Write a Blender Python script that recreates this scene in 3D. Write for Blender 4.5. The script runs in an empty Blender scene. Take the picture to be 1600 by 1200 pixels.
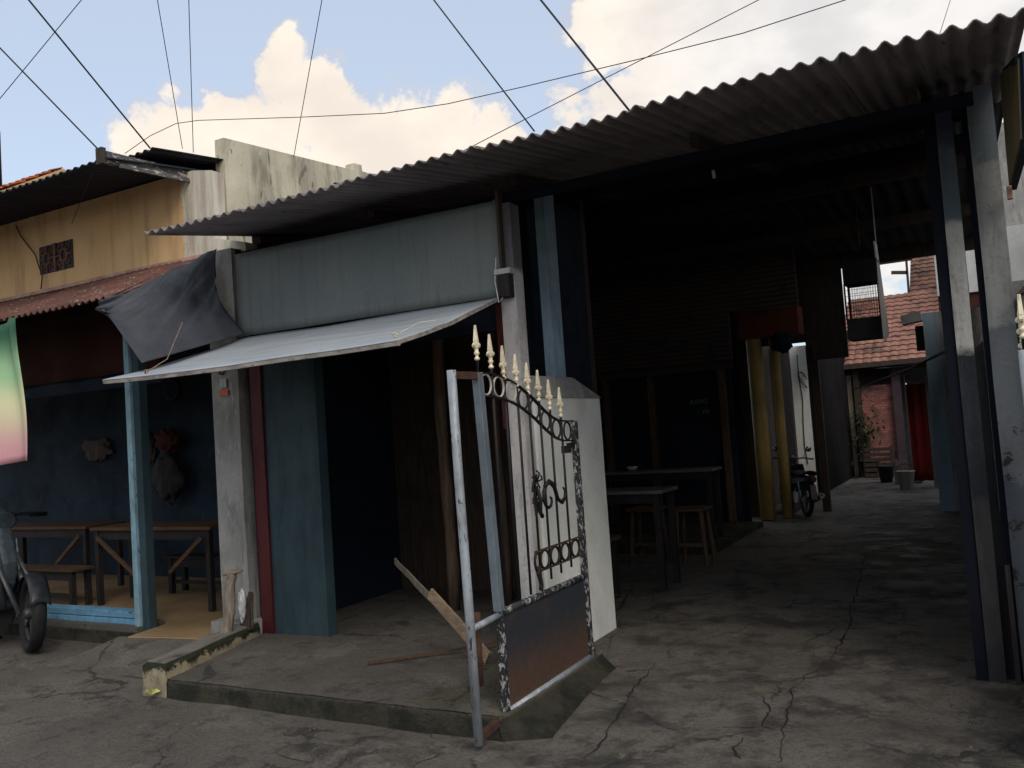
import bpy, bmesh, math, random
from mathutils import Vector, Matrix, noise
random.seed(7)
D = bpy.data; C = bpy.context.scene.collection
R = math.radians; PI = math.pi

# ------------------------------------------------------------------ materials
def nodes(m):
    m.use_nodes = True
    nt = m.node_tree; nt.nodes.clear()
    return nt
class NT:
    def __init__(s, nt): s.nt = nt
    def n(s, t, **k):
        o = s.nt.nodes.new(t)
        for a, b in k.items():
            if a.startswith('i_'):
                key = a[2:]; key = int(key) if key.isdigit() else key.replace('_', ' ')
                v = b
                if isinstance(v, bpy.types.NodeSocket): s.nt.links.new(v, o.inputs[key])
                else: o.inputs[key].default_value = v
            else: setattr(o, a, b)
        return o
    def l(s, a, b): s.nt.links.new(a, b)
    def math(s, op, a, b=0.0, c=None, clamp=False):
        o = s.nt.nodes.new('ShaderNodeMath'); o.operation = op; o.use_clamp = clamp
        for i, v in enumerate((a, b, c)):
            if v is None: continue
            if isinstance(v, bpy.types.NodeSocket): s.l(v, o.inputs[i])
            else: o.inputs[i].default_value = v
        return o.outputs[0]
    def noise(s, vec, scale, detail=5, rough=.6, dist=0.0, dim='3D'):
        o = s.nt.nodes.new('ShaderNodeTexNoise')
        o.inputs['Scale'].default_value = scale; o.inputs['Detail'].default_value = detail
        o.inputs['Roughness'].default_value = rough; o.inputs['Distortion'].default_value = dist
        if vec is not None: s.l(vec, o.inputs['Vector'])
        return o.outputs['Fac']
    def ramp(s, f, a, b, lo=0.0, hi=1.0):
        o = s.nt.nodes.new('ShaderNodeMapRange'); o.interpolation_type = 'SMOOTHSTEP'
        s.l(f, o.inputs[0])
        o.inputs[1].default_value = a; o.inputs[2].default_value = b
        o.inputs[3].default_value = lo; o.inputs[4].default_value = hi
        return o.outputs[0]
    def mix(s, f, a, b, mode='MIX'):
        o = s.nt.nodes.new('ShaderNodeMix'); o.data_type = 'RGBA'; o.blend_type = mode
        for k, v in ((0, f), (6, a), (7, b)):
            if isinstance(v, bpy.types.NodeSocket): s.l(v, o.inputs[k])
            elif k == 0: o.inputs[0].default_value = v
            else: o.inputs[k].default_value = (*v[:3], 1)
        return o.outputs[2]
    def mapping(s, vec, scale=(1, 1, 1), rot=(0, 0, 0), loc=(0, 0, 0)):
        o = s.nt.nodes.new('ShaderNodeMapping'); s.l(vec, o.inputs[0])
        o.inputs['Scale'].default_value = scale; o.inputs['Rotation'].default_value = rot; o.inputs['Location'].default_value = loc
        return o.outputs[0]
    def coord(s): return s.nt.nodes.new('ShaderNodeTexCoord').outputs['Object']
    def finish(s, col, rough=.8, metal=0.0, height=None, hs=.3, hd=.01, spec=.3):
        b = s.nt.nodes.new('ShaderNodeBsdfPrincipled'); o = s.nt.nodes.new('ShaderNodeOutputMaterial')
        if isinstance(col, bpy.types.NodeSocket): s.l(col, b.inputs['Base Color'])
        else: b.inputs['Base Color'].default_value = (*col, 1)
        if isinstance(rough, bpy.types.NodeSocket): s.l(rough, b.inputs['Roughness'])
        else: b.inputs['Roughness'].default_value = rough
        b.inputs['Metallic'].default_value = metal
        b.inputs['Specular IOR Level'].default_value = spec
        if height is not None:
            u = s.nt.nodes.new('ShaderNodeBump'); s.l(height, u.inputs['Height'])
            u.inputs['Strength'].default_value = hs; u.inputs['Distance'].default_value = hd
            s.l(u.outputs[0], b.inputs['Normal'])
        s.l(b.outputs[0], o.inputs[0]); return b

def mul(c, k): return tuple(min(1, x * k) for x in c)
def wear(name, base, dirt=None, dirt_amt=.5, scale=3.0, rough=.75, metal=0.0, spots=None, spot_amt=.0,
         streak=(1, 1, 1), bump=.25, fine=40, spec=.3, var=.25):
    """weathered paint / plaster / metal: base, blotchy dirt, hard edged chips"""
    m = D.materials.new(name); t = NT(nodes(m)); v = t.coord()
    a = t.noise(v, scale * .7, 4); b = t.noise(t.mapping(v, streak), scale * 2.2, 6, .65, .4); f = t.noise(v, fine, 5, .7)
    c = t.mix(t.ramp(a, .3, .7), mul(base, 1 - var), mul(base, 1 + var * .6))
    if dirt: c = t.mix(t.math('MULTIPLY', t.ramp(b, .42, .72), dirt_amt), c, dirt)
    c = t.mix(t.math('MULTIPLY', t.ramp(f, .45, .75), .3), c, mul(base, .55))
    if spots:
        g = t.noise(t.mapping(v, streak), scale * 5, 6, .7, .6)
        c = t.mix(t.ramp(g, .62 - spot_amt * .25, .66 - spot_amt * .25), c, spots)
    t.finish(c, t.ramp(b, .3, .8, rough, min(1, rough + .2)), metal, f, bump, .006, spec)
    return m
def plain(name, col, rough=.6, metal=0.0, spec=.4):
    m = D.materials.new(name); t = NT(nodes(m)); v = t.coord()
    f = t.noise(v, 22, 5, .65)
    t.finish(t.mix(t.ramp(f, .35, .7), mul(col, .75), mul(col, 1.1)), t.ramp(f, .3, .7, rough * .85, min(1, rough * 1.15)), metal, f, .1, .003, spec)
    return m
def wood(name, base, dark, axis=2, scale=6, rough=.75):
    m = D.materials.new(name); t = NT(nodes(m)); v = t.coord()
    s = [9, 9, 9]; s[axis] = .7
    g = t.noise(t.mapping(v, tuple(s)), scale, 7, .7, .5); k = t.noise(v, 3, 4)
    c = t.mix(t.ramp(g, .3, .72), dark, base); c = t.mix(t.math('MULTIPLY', t.ramp(k, .5, .7), .5), c, mul(dark, .8))
    t.finish(c, rough, 0, g, .5, .006); return m
M = {}
M['white_plaster'] = wear('white_plaster', (.78, .80, .76), (.40, .40, .33), .4, 1.6, .8, streak=(1, 1, .6), bump=.25, var=.1)
M['pale_post'] = wear('pale_post', (.50, .48, .47), (.28, .26, .25), .5, 4, .7, streak=(3, 3, .3))
M['blue_post'] = wear('pale_blue_post', (.24, .34, .42), (.12, .14, .15), .5, 3, .7, streak=(2, 2, .3))
M['grey_plaster'] = wear('grey_plaster', (.30, .30, .285), (.13, .125, .11), .7, 3, .85, spots=(.40, .38, .34), spot_amt=.1, streak=(2, 2, .5), bump=.5)
M['stucco'] = wear('weathered_stucco', (.60, .55, .41), (.17, .155, .12), .75, 1.3, .9, spots=(.19, .17, .14), spot_amt=.12, streak=(2.2, 2.2, .5), bump=.5)
M['teal'] = wear('teal_wall_paint', (.030, .058, .070), (.018, .026, .032), .5, 2.5, .65, streak=(2, 2, .4))
M['red'] = wear('dark_red_paint', (.075, .010, .012), (.02, .008, .010), .5, 4, .55, streak=(2, 2, .4))
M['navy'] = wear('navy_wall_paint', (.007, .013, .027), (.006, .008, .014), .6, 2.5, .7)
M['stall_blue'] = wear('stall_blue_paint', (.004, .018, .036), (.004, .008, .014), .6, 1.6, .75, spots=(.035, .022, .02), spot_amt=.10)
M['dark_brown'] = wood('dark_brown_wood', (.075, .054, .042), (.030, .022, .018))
M['brown_red'] = wear('dark_red_brown_cloth', (.055, .016, .012), (.02, .01, .012), .6, 1.5, .9)
M['sky_blue_paint'] = wear('chipped_light_blue_paint', (.22, .36, .43), (.07, .12, .14), .6, 5, .6, spots=(.045, .05, .05), spot_amt=.08, streak=(1.5, 1.5, .5), bump=.4)
M['sill_blue'] = wear('sill_blue_paint', (.14, .33, .50), (.07, .13, .18), .5, 5, .6, spots=(.05, .05, .05), spot_amt=.05)
M['cyan_wall'] = wear('faded_blue_wall', (.32, .45, .56), (.24, .26, .26), .6, 1.5, .8, streak=(2, 2, .5))
M['sign_old'] = wear('grey_green_sign_sheet', (.105, .135, .138), (.07, .085, .083), .5, 1.3, .55, streak=(1, 1, .6), bump=.08, var=.12)
def sign_mat():
    m = D.materials.new('grey_green_sign_paint'); t = NT(nodes(m)); v = t.coord()
    a = t.noise(v, 1.1, 4); st = t.noise(t.mapping(v, (5, 5, .3)), 4, 7, .7, .2); f = t.noise(v, 45, 5, .7); e = t.noise(v, 9, 7, .75, .4)
    c = t.mix(t.ramp(a, .3, .7), (.115, .140, .145), (.165, .180, .172))
    c = t.mix(t.math('MULTIPLY', t.ramp(st, .50, .75), .55), c, (.062, .070, .068))
    c = t.mix(t.math('MULTIPLY', t.ramp(e, .60, .70), .5), c, (.20, .215, .20)); c = t.mix(t.ramp(e, .735, .75), c, (.09, .05, .03))
    c = t.mix(t.math('MULTIPLY', t.ramp(f, .5, .75), .3), c, (.05, .055, .055))
    t.finish(c, .6, 0, t.math('ADD', st, t.math('MULTIPLY', f, .3)), .12, .01); return m
M['sign'] = sign_mat()
M['awning'] = wear('white_metal_sheet', (.38, .42, .46), (.22, .23, .24), .6, 1.6, .5, streak=(.4, 3, 3), bump=.12, var=.08)
M['awn_edge'] = wear('worn_wood_batten', (.32, .29, .26), (.09, .08, .08), .8, 6, .8, spots=(.06, .055, .05), spot_amt=.1, streak=(.6, 2, 2))
M['corr'] = wear('weathered_fibre_cement', (.205, .18, .18), (.10, .09, .095), .7, 1.5, .85, spots=(.10, .075, .065), spot_amt=.1, streak=(3, .35, 1), bump=.3)
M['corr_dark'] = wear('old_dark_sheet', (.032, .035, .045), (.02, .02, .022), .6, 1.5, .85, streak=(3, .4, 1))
M['rust'] = wear('rusty_sheet', (.15, .070, .052), (.055, .032, .030), .8, 3, .8, spots=(.30, .24, .22), spot_amt=.14, streak=(.35, 2, 2), bump=.4)
M['tarp'] = wear('dark_grey_tarpaulin', (.06, .066, .08), (.03, .032, .038), .6, 2.5, .5, bump=.15)
M['galv'] = wear('galvanised_pipe', (.36, .40, .43), (.16, .15, .15), .6, 6, .5, .35, spots=(.05, .05, .055), spot_amt=.13, streak=(1.5, 1.5, .4), bump=.3)
M['pipe_blue'] = wear('blue_grey_pipe', (.16, .20, .23), (.08, .07, .065), .6, 5, .55, .3, streak=(1.5, 1.5, .4))
M['chipped'] = wear('chipped_white_over_black', (.025, .026, .03), (.05, .03, .02), .4, 8, .5, .1, spots=(.34, .35, .35), spot_amt=.36, streak=(1, 1, .6), bump=.5)
M['iron'] = wear('black_iron', (.013, .013, .016), (.05, .022, .012), .5, 8, .5, .2, bump=.3)
M['rust_iron'] = wear('rusted_iron', (.07, .032, .02), (.02, .015, .014), .7, 10, .8, bump=.4)
M['gold'] = wear('faded_gold_paint', (.74, .66, .48), (.40, .31, .18), .5, 14, .45, .15, spots=(.7, .66, .55), spot_amt=.15)
M['cream_ring'] = wear('cream_iron', (.45, .42, .36), (.10, .08, .07), .5, 10, .5)
M['yellow_paint'] = wear('yellow_ochre_paint', (.42, .30, .10), (.18, .13, .05), .6, 3, .6, streak=(2, 2, .3))
M['orange_paint'] = wear('dull_orange_paint', (.17, .045, .02), (.07, .022, .014), .6, 3, .7)
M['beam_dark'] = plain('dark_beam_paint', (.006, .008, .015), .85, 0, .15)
M['cyan_dull'] = wear('dull_grey_frame', (.17, .18, .18), (.08, .08, .08), .5, 4)
M['black'] = plain('black_board', (.008, .009, .014), .6)
M['rubber'] = plain('black_rubber', (.014, .014, .016), .75, 0, .3)
M['dark_plastic'] = plain('charcoal_plastic', (.022, .024, .03), .38)
M['grey_body'] = plain('slate_grey_bodywork', (.06, .075, .095), .3)
M['chrome'] = plain('scratched_chrome', (.55, .55, .56), .25, 1)
M['silver'] = plain('dull_silver', (.40, .40, .38), .4, .7)
M['pink'] = plain('pink_plastic', (.50, .10, .28), .4)
M['tile_floor'] = wear('tan_floor_tile', (.34, .23, .12), (.24, .16, .09), .5, 2, .35, bump=.05, spec=.5)
M['ochre'] = None
M['wood_grey'] = wood('weathered_grey_wood', (.27, .23, .18), (.10, .085, .065))
M['wood_tan'] = wood('pale_tan_wood', (.34, .25, .17), (.17, .115, .07), 0)
M['wood_orange'] = wood('orange_brown_wood', (.12, .062, .032), (.05, .028, .016), 0)
M['table_dark'] = wood('dark_table_wood', (.030, .024, .024), (.012, .010, .011))
M['table_top'] = wear('scuffed_laminate', (.12, .125, .13), (.07, .07, .07), .5, 4, .35, bump=.05, spec=.5)
M['fascia'] = wear('peeling_fascia_board', (.10, .095, .10), (.05, .045, .05), .6, 6, .85, spots=(.52, .46, .36), spot_amt=.32, streak=(1, .4, 1.6), bump=.5)
M['pvc'] = plain('white_pvc', (.55, .58, .60), .4)
M['cable'] = plain('black_cable', (.008, .008, .014), .6)
M['bag'] = plain('white_plastic_bag', (.62, .62, .64), .35)
M['grime_curb'] = None
M['bamboo'] = wood('old_bamboo', (.15, .095, .06), (.045, .03, .022))
M['sign_yellow'] = wear('dirty_yellow_board', (.16, .13, .06), (.07, .06, .04), .7, 4, .6, streak=(2, 2, .3))
M['red_cloth'] = wear('red_sheet', (.30, .018, .016), (.12, .03, .02), .5, 2, .7)
M['pale_grey'] = wear('pale_grey_wall', (.46, .47, .46), (.28, .28, .27), .5, 1.5, .85, streak=(2, 2, .5))
M['bldg_blue'] = wear('light_blue_building', (.26, .33, .40), (.18, .21, .24), .5, 1, .8)
M['leaf'] = plain('dull_green_leaf', (.035, .07, .02), .6)
M['sticker'] = plain('orange_sticker', (.62, .12, .05), .5)
M['glass'] = plain('dark_window_glass', (.05, .065, .075), .12)

def ochre_wall():
    m = D.materials.new('ochre_wall_paint'); t = NT(nodes(m)); v = t.coord()
    x = t.nt.nodes.new('ShaderNodeSeparateXYZ'); t.l(v, x.inputs[0])
    a = t.noise(v, 1.3, 4); st = t.noise(t.mapping(v, (3, 3, .35)), 3, 6, .65, .3); f = t.noise(v, 45, 5, .7); e = t.noise(v, 7, 6, .7, .5)
    c = t.mix(t.ramp(a, .3, .7), (.54, .34, .165), (.62, .42, .215))
    c = t.mix(t.math('MULTIPLY', t.ramp(st, .45, .75), .55), c, (.27, .15, .08))
    g = t.math('ADD', x.outputs[0], t.math('MULTIPLY', t.math('SUBTRACT', e, .5), .16))      # bare lime plaster strip at the right end
    bare = t.mix(t.ramp(st, .35, .7), (.66, .62, .52), (.36, .30, .23))
    c = t.mix(t.ramp(g, -5.31, -5.28), c, bare)
    c = t.mix(t.math('MULTIPLY', t.ramp(f, .5, .75), .25), c, (.2, .13, .08))
    t.finish(c, .85, 0, f, .3, .006); return m
M['ochre'] = ochre_wall()

def curb_mat():
    m = D.materials.new('mossy_broken_concrete'); t = NT(nodes(m)); v = t.coord()
    x = t.nt.nodes.new('ShaderNodeSeparateXYZ'); t.l(v, x.inputs[0])
    a = t.noise(v, 7, 6, .7, .5); f = t.noise(v, 40, 6, .7)
    c = t.mix(t.ramp(a, .35, .7), (.33, .28, .19), (.16, .135, .095))
    z = t.math('ADD', x.outputs[2], t.math('MULTIPLY', t.math('SUBTRACT', a, .5), .22))
    moss = t.ramp(z, .12, .145)
    top = t.ramp(x.outputs[2], .180, .188)
    c = t.mix(moss, c, (.022, .028, .014)); c = t.mix(top, c, (.17, .155, .14))
    c = t.mix(t.math('MULTIPLY', t.ramp(f, .5, .7), .5), c, (.06, .055, .04))
    t.finish(c, .92, 0, f, .8, .012); return m
M['grime_curb'] = curb_mat()

def concrete(name, kind):
    m = D.materials.new(name); t = NT(nodes(m)); v = t.coord()
    x = t.nt.nodes.new('ShaderNodeSeparateXYZ'); t.l(v, x.inputs[0])
    big = t.noise(v, .9, 5, .6, .6); mid = t.noise(v, 3.3, 8, .7, .25); fine = t.noise(v, 55, 6, .75); gr = t.noise(v, 190, 3, .8)
    if kind == 'street':
        c = t.mix(t.ramp(big, .3, .7), (.108, .096, .082), (.168, .150, .128))
        c = t.mix(t.math('MULTIPLY', t.ramp(mid, .5, .75), .55), c, (.085, .078, .066))
        wet = t.ramp(t.noise(v, 1.7, 5, .6, 1.0), .56, .66)
        c = t.mix(t.math('MULTIPLY', wet, .35), c, (.075, .07, .06))
        moss = t.ramp(t.noise(v, 2.3, 5, .65), .58, .68); c = t.mix(t.math('MULTIPLY', moss, .35), c, (.09, .085, .035))
    elif kind == 'alley':
        c = t.mix(t.ramp(big, .3, .7), (.115, .102, .086), (.190, .171, .146))
        c = t.mix(t.math('MULTIPLY', t.ramp(mid, .46, .66), .65), c, (.042, .035, .028))
        c = t.mix(t.math('MULTIPLY', t.ramp(t.noise(v, 1.9, 7, .68, .35), .50, .62), .85), c, (.028, .026, .025))
        c = t.mix(t.math('MULTIPLY', t.ramp(t.noise(t.mapping(v, (1, 1, 1), (0, 0, .4), (3, 5, 0)), 1.8, 8, .7, .3), .62, .64), .7), c, (.21, .20, .14))
        c = t.mix(t.math('MULTIPLY', t.ramp(t.noise(t.mapping(v, (1, 1, 1), (0, 0, .4), (9, 2, 0)), 3, 5, .7), .6, .7), .5), c, (.09, .048, .032))
        c = t.mix(t.math('MULTIPLY', t.ramp(t.noise(t.mapping(v, (1, 1, 1), (0, 0, 1.4), (19, 2, 0)), 1.6, 5, .7), .58, .7), .35), c, (.07, .085, .04))
    else:
        c = t.mix(t.ramp(big, .3, .7), (.098, .088, .076), (.155, .140, .122))
        c = t.mix(t.math('MULTIPLY', t.ramp(mid, .48, .72), .6), c, (.065, .06, .05))
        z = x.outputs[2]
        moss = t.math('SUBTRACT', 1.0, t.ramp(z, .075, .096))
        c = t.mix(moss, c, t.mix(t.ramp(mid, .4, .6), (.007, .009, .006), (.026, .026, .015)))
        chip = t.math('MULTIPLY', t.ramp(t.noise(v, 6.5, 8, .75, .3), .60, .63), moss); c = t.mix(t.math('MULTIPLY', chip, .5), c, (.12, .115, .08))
        # mossy corner by the gate, one side of a diagonal joint
        dg = t.math('ADD', t.math('ADD', x.outputs[0], 2.60), t.math('MULTIPLY', t.math('SUBTRACT', mid, .5), .05))
        c = t.mix(t.math('MULTIPLY', t.math('MULTIPLY', t.ramp(dg, 0, .02), t.math('MULTIPLY', t.ramp(z, .090, .096), t.ramp(x.outputs[1], 4.3, 4.7, 1, 0))), t.ramp(mid, .3, .6, .8, .4)), c, (.095, .088, .032))
    # cracks
    w = t.nt.nodes.new('ShaderNodeTexVoronoi'); w.feature = 'DISTANCE_TO_EDGE'; w.inputs['Scale'].default_value = 1.15 if kind != 'slab' else .7
    mp = t.nt.nodes.new('ShaderNodeVectorMath'); mp.operation = 'ADD'
    nz = t.nt.nodes.new('ShaderNodeTexNoise'); nz.inputs['Scale'].default_value = 1.5; nz.inputs['Detail'].default_value = 6; nz.inputs['Roughness'].default_value = .65
    t.l(v, nz.inputs['Vector'])
    sc = t.nt.nodes.new('ShaderNodeVectorMath'); sc.operation = 'SCALE'; sc.inputs['Scale'].default_value = .5; t.l(nz.outputs['Color'], sc.inputs[0])
    t.l(v, mp.inputs[0]); t.l(sc.outputs[0], mp.inputs[1]); t.l(mp.outputs[0], w.inputs['Vector'])
    thick = t.ramp(t.noise(v, 1.7, 4), .40, .70, .0, .021)
    cr = t.math('LESS_THAN', w.outputs['Distance'], thick)
    c = t.mix(t.math('MULTIPLY', cr, .8), c, (.022, .02, .018))
    w2 = t.nt.nodes.new('ShaderNodeTexVoronoi'); w2.feature = 'DISTANCE_TO_EDGE'; w2.inputs['Scale'].default_value = 4.3
    t.l(mp.outputs[0], w2.inputs['Vector'])
    cr2 = t.math('LESS_THAN', w2.outputs['Distance'], t.ramp(t.noise(t.mapping(v, (1, 1, 1), (0, 0, 0), (4, 8, 0)), 1.5, 4), .56, .72, .0, .02))
    c = t.mix(t.math('MULTIPLY', cr2, .7), c, (.028, .025, .022))
    c = t.mix(t.math('MULTIPLY', t.ramp(t.noise(t.mapping(v, (1, 1, 1), (0, 0, 0), (14, 3, 0)), 2.0, 9, .74), .52, .62), .65), c, (.20, .182, .15))
    c = t.mix(t.math('MULTIPLY', t.ramp(t.noise(t.mapping(v, (1, 1, 1), (0, 0, 0), (2, 13, 0)), 4.5, 9, .76), .53, .62), .7), c, (.04, .036, .031))
    c = t.mix(t.math('MULTIPLY', t.ramp(fine, .45, .66), .6), c, (.045, .039, .032))
    c = t.mix(t.math('MULTIPLY', t.ramp(gr, .52, .68), .5), c, (.24, .215, .185))
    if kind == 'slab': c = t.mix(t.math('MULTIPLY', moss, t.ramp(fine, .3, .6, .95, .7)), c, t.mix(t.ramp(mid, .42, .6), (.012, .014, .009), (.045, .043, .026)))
    h = t.math('ADD', t.math('MULTIPLY', mid, 1.2), t.math('ADD', t.math('MULTIPLY', fine, .6), t.math('MULTIPLY', cr, -.5)))
    rg = t.ramp(mid, .45, .62, .88, .5 if kind == 'alley' else .68)
    t.finish(c, rg, 0, h, 1.0, .035, .35); return m
M['street'] = concrete('street_concrete', 'street'); M['alley'] = concrete('alley_concrete', 'alley'); M['slab'] = concrete('slab_concrete', 'slab')

def zpaint(name, stops, amp=.12, spots=None):
    """colour in horizontal zones: [(z, colour), ...] from the bottom, ragged borders"""
    m = D.materials.new(name); t = NT(nodes(m)); v = t.coord()
    x = t.nt.nodes.new('ShaderNodeSeparateXYZ'); t.l(v, x.inputs[0])
    a = t.noise(v, 7, 6, .7, .4); f = t.noise(v, 40, 5, .7); st = t.noise(t.mapping(v, (2, 2, .4)), 6, 6, .7)
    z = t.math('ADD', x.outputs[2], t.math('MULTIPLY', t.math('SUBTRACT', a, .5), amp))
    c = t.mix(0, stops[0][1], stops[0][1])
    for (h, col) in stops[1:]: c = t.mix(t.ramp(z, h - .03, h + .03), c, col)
    c = t.mix(t.math('MULTIPLY', t.ramp(st, .45, .7), .5), c, (.05, .05, .05))
    if spots: c = t.mix(t.math('MULTIPLY', t.ramp(t.noise(v, 9, 6, .7, .5), .58, .62), t.math('SUBTRACT', 1.0, t.ramp(z, 1.2, 1.4))), c, spots)
    c = t.mix(t.math('MULTIPLY', t.ramp(f, .5, .75), .4), c, (.04, .04, .04))
    t.finish(c, .85, 0, f, .4, .006); return m
M['pale_shaded_post'] = zpaint('pale_post_shade_top', [(0, (.50, .48, .47)), (2.36, (.13, .12, .13))], .1)  # top zone darkened in the colour, standing in for shadow
M['zoned_post'] = zpaint('zoned_concrete_post', [(0, (.022, .022, .024)), (.9, (.010, .012, .018)), (1.66, (.34, .34, .32)), (2.3, (.07, .095, .115)), (2.7, (.03, .04, .06))])  # near black low down, pale band above, darker again towards the top
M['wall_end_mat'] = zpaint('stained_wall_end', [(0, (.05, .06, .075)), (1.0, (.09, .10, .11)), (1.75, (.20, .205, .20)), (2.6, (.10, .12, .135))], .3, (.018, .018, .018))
def panel_mat():
    m = D.materials.new('rusty_gate_sheet'); t = NT(nodes(m)); v = t.coord()
    x = t.nt.nodes.new('ShaderNodeSeparateXYZ'); t.l(v, x.inputs[0])
    a = t.noise(v, 6, 6, .7, .5); f = t.noise(v, 40, 5, .7)
    z = t.math('ADD', x.outputs[2], t.math('MULTIPLY', t.math('SUBTRACT', a, .5), .25))
    c = t.mix(t.ramp(z, .16, .42), (.085, .050, .036), (.028, .032, .040))     # rust has crept up from the bottom
    c = t.mix(t.math('MULTIPLY', t.ramp(a, .5, .7), .5), c, (.075, .045, .025))
    c = t.mix(t.math('MULTIPLY', t.ramp(f, .5, .72), .6), c, (.015, .013, .013))
    t.finish(c, .55, .1, f, .5, .006, .4); return m
M['panel'] = panel_mat()
def banner_mat():
    m = D.materials.new('printed_banner'); t = NT(nodes(m)); v = t.coord()
    x = t.nt.nodes.new('ShaderNodeSeparateXYZ'); t.l(v, x.inputs[0])
    a = t.noise(v, 2, 3)
    z = t.math('ADD', x.outputs[2], t.math('MULTIPLY', t.math('SUBTRACT', a, .5), .2))
    c = t.mix(t.ramp(z, 1.45, 1.9), (.58, .30, .34), (.62, .62, .38)); c = t.mix(t.ramp(z, 1.85, 2.1), c, (.30, .50, .28)); c = t.mix(t.ramp(z, 2.1, 2.4), c, (.02, .10, .05))
    t.finish(c, .5, 0, a, .1, .01); return m
M['banner'] = banner_mat()
def rooftile(name, a, b, dark):
    m = D.materials.new(name); t = NT(nodes(m)); v = t.coord()
    w = t.nt.nodes.new('ShaderNodeTexVoronoi'); w.inputs['Scale'].default_value = 4.5; t.l(v, w.inputs['Vector'])
    s = t.nt.nodes.new('ShaderNodeSeparateXYZ'); t.l(w.outputs['Color'], s.inputs[0])
    n = t.noise(v, 2.2, 5, .7); f = t.noise(v, 30, 4, .7)
    c = t.mix(s.outputs[0], a, b); c = t.mix(t.ramp(n, .5, .68), c, dark); c = t.mix(t.math('MULTIPLY', t.ramp(f, .5, .7), .4), c, dark)
    t.finish(c, .85, 0, f, .4, .01); return m
M['tile_clean'] = rooftile('terracotta_tiles', (.33, .165, .12), (.22, .11, .08), (.09, .055, .045))
M['tile_old'] = rooftile('lichened_tiles', (.25, .125, .085), (.16, .085, .062), (.045, .035, .032))
M['tile_orange'] = rooftile('orange_tiles', (.52, .14, .05), (.42, .10, .04), (.2, .07, .04))
def brick_mat():
    m = D.materials.new('pink_brick'); t = NT(nodes(m)); v = t.coord()
    b = t.nt.nodes.new('ShaderNodeTexBrick'); t.l(t.mapping(v, (1, 1, 1), (R(90), 0, 0)), b.inputs['Vector'])
    b.inputs['Scale'].default_value = 5; b.inputs['Color1'].default_value = (.42, .16, .13, 1); b.inputs['Color2'].default_value = (.26, .10, .09, 1); b.inputs['Mortar'].default_value = (.12, .08, .08, 1)
    n = t.noise(v, 3, 5); c = t.mix(t.ramp(n, .45, .7), b.outputs[0], (.07, .05, .045)); t.finish(c, .9); return m
M['brick'] = brick_mat()
def weave_mat():
    m = D.materials.new('woven_bamboo'); t = NT(nodes(m)); v = t.coord()
    w = t.nt.nodes.new('ShaderNodeTexWave'); w.bands_direction = 'Z'; w.inputs['Scale'].default_value = 5; w.inputs['Distortion'].default_value = 1.5; t.l(v, w.inputs['Vector'])
    n = t.noise(v, 4, 5)
    c = t.mix(w.outputs['Fac'], (.035, .026, .024), (.095, .066, .052)); c = t.mix(t.ramp(n, .5, .7), c, (.030, .027, .030)); t.finish(c, .9, 0, w.outputs['Fac'], .4, .01); return m
M['weave'] = weave_mat()

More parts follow.
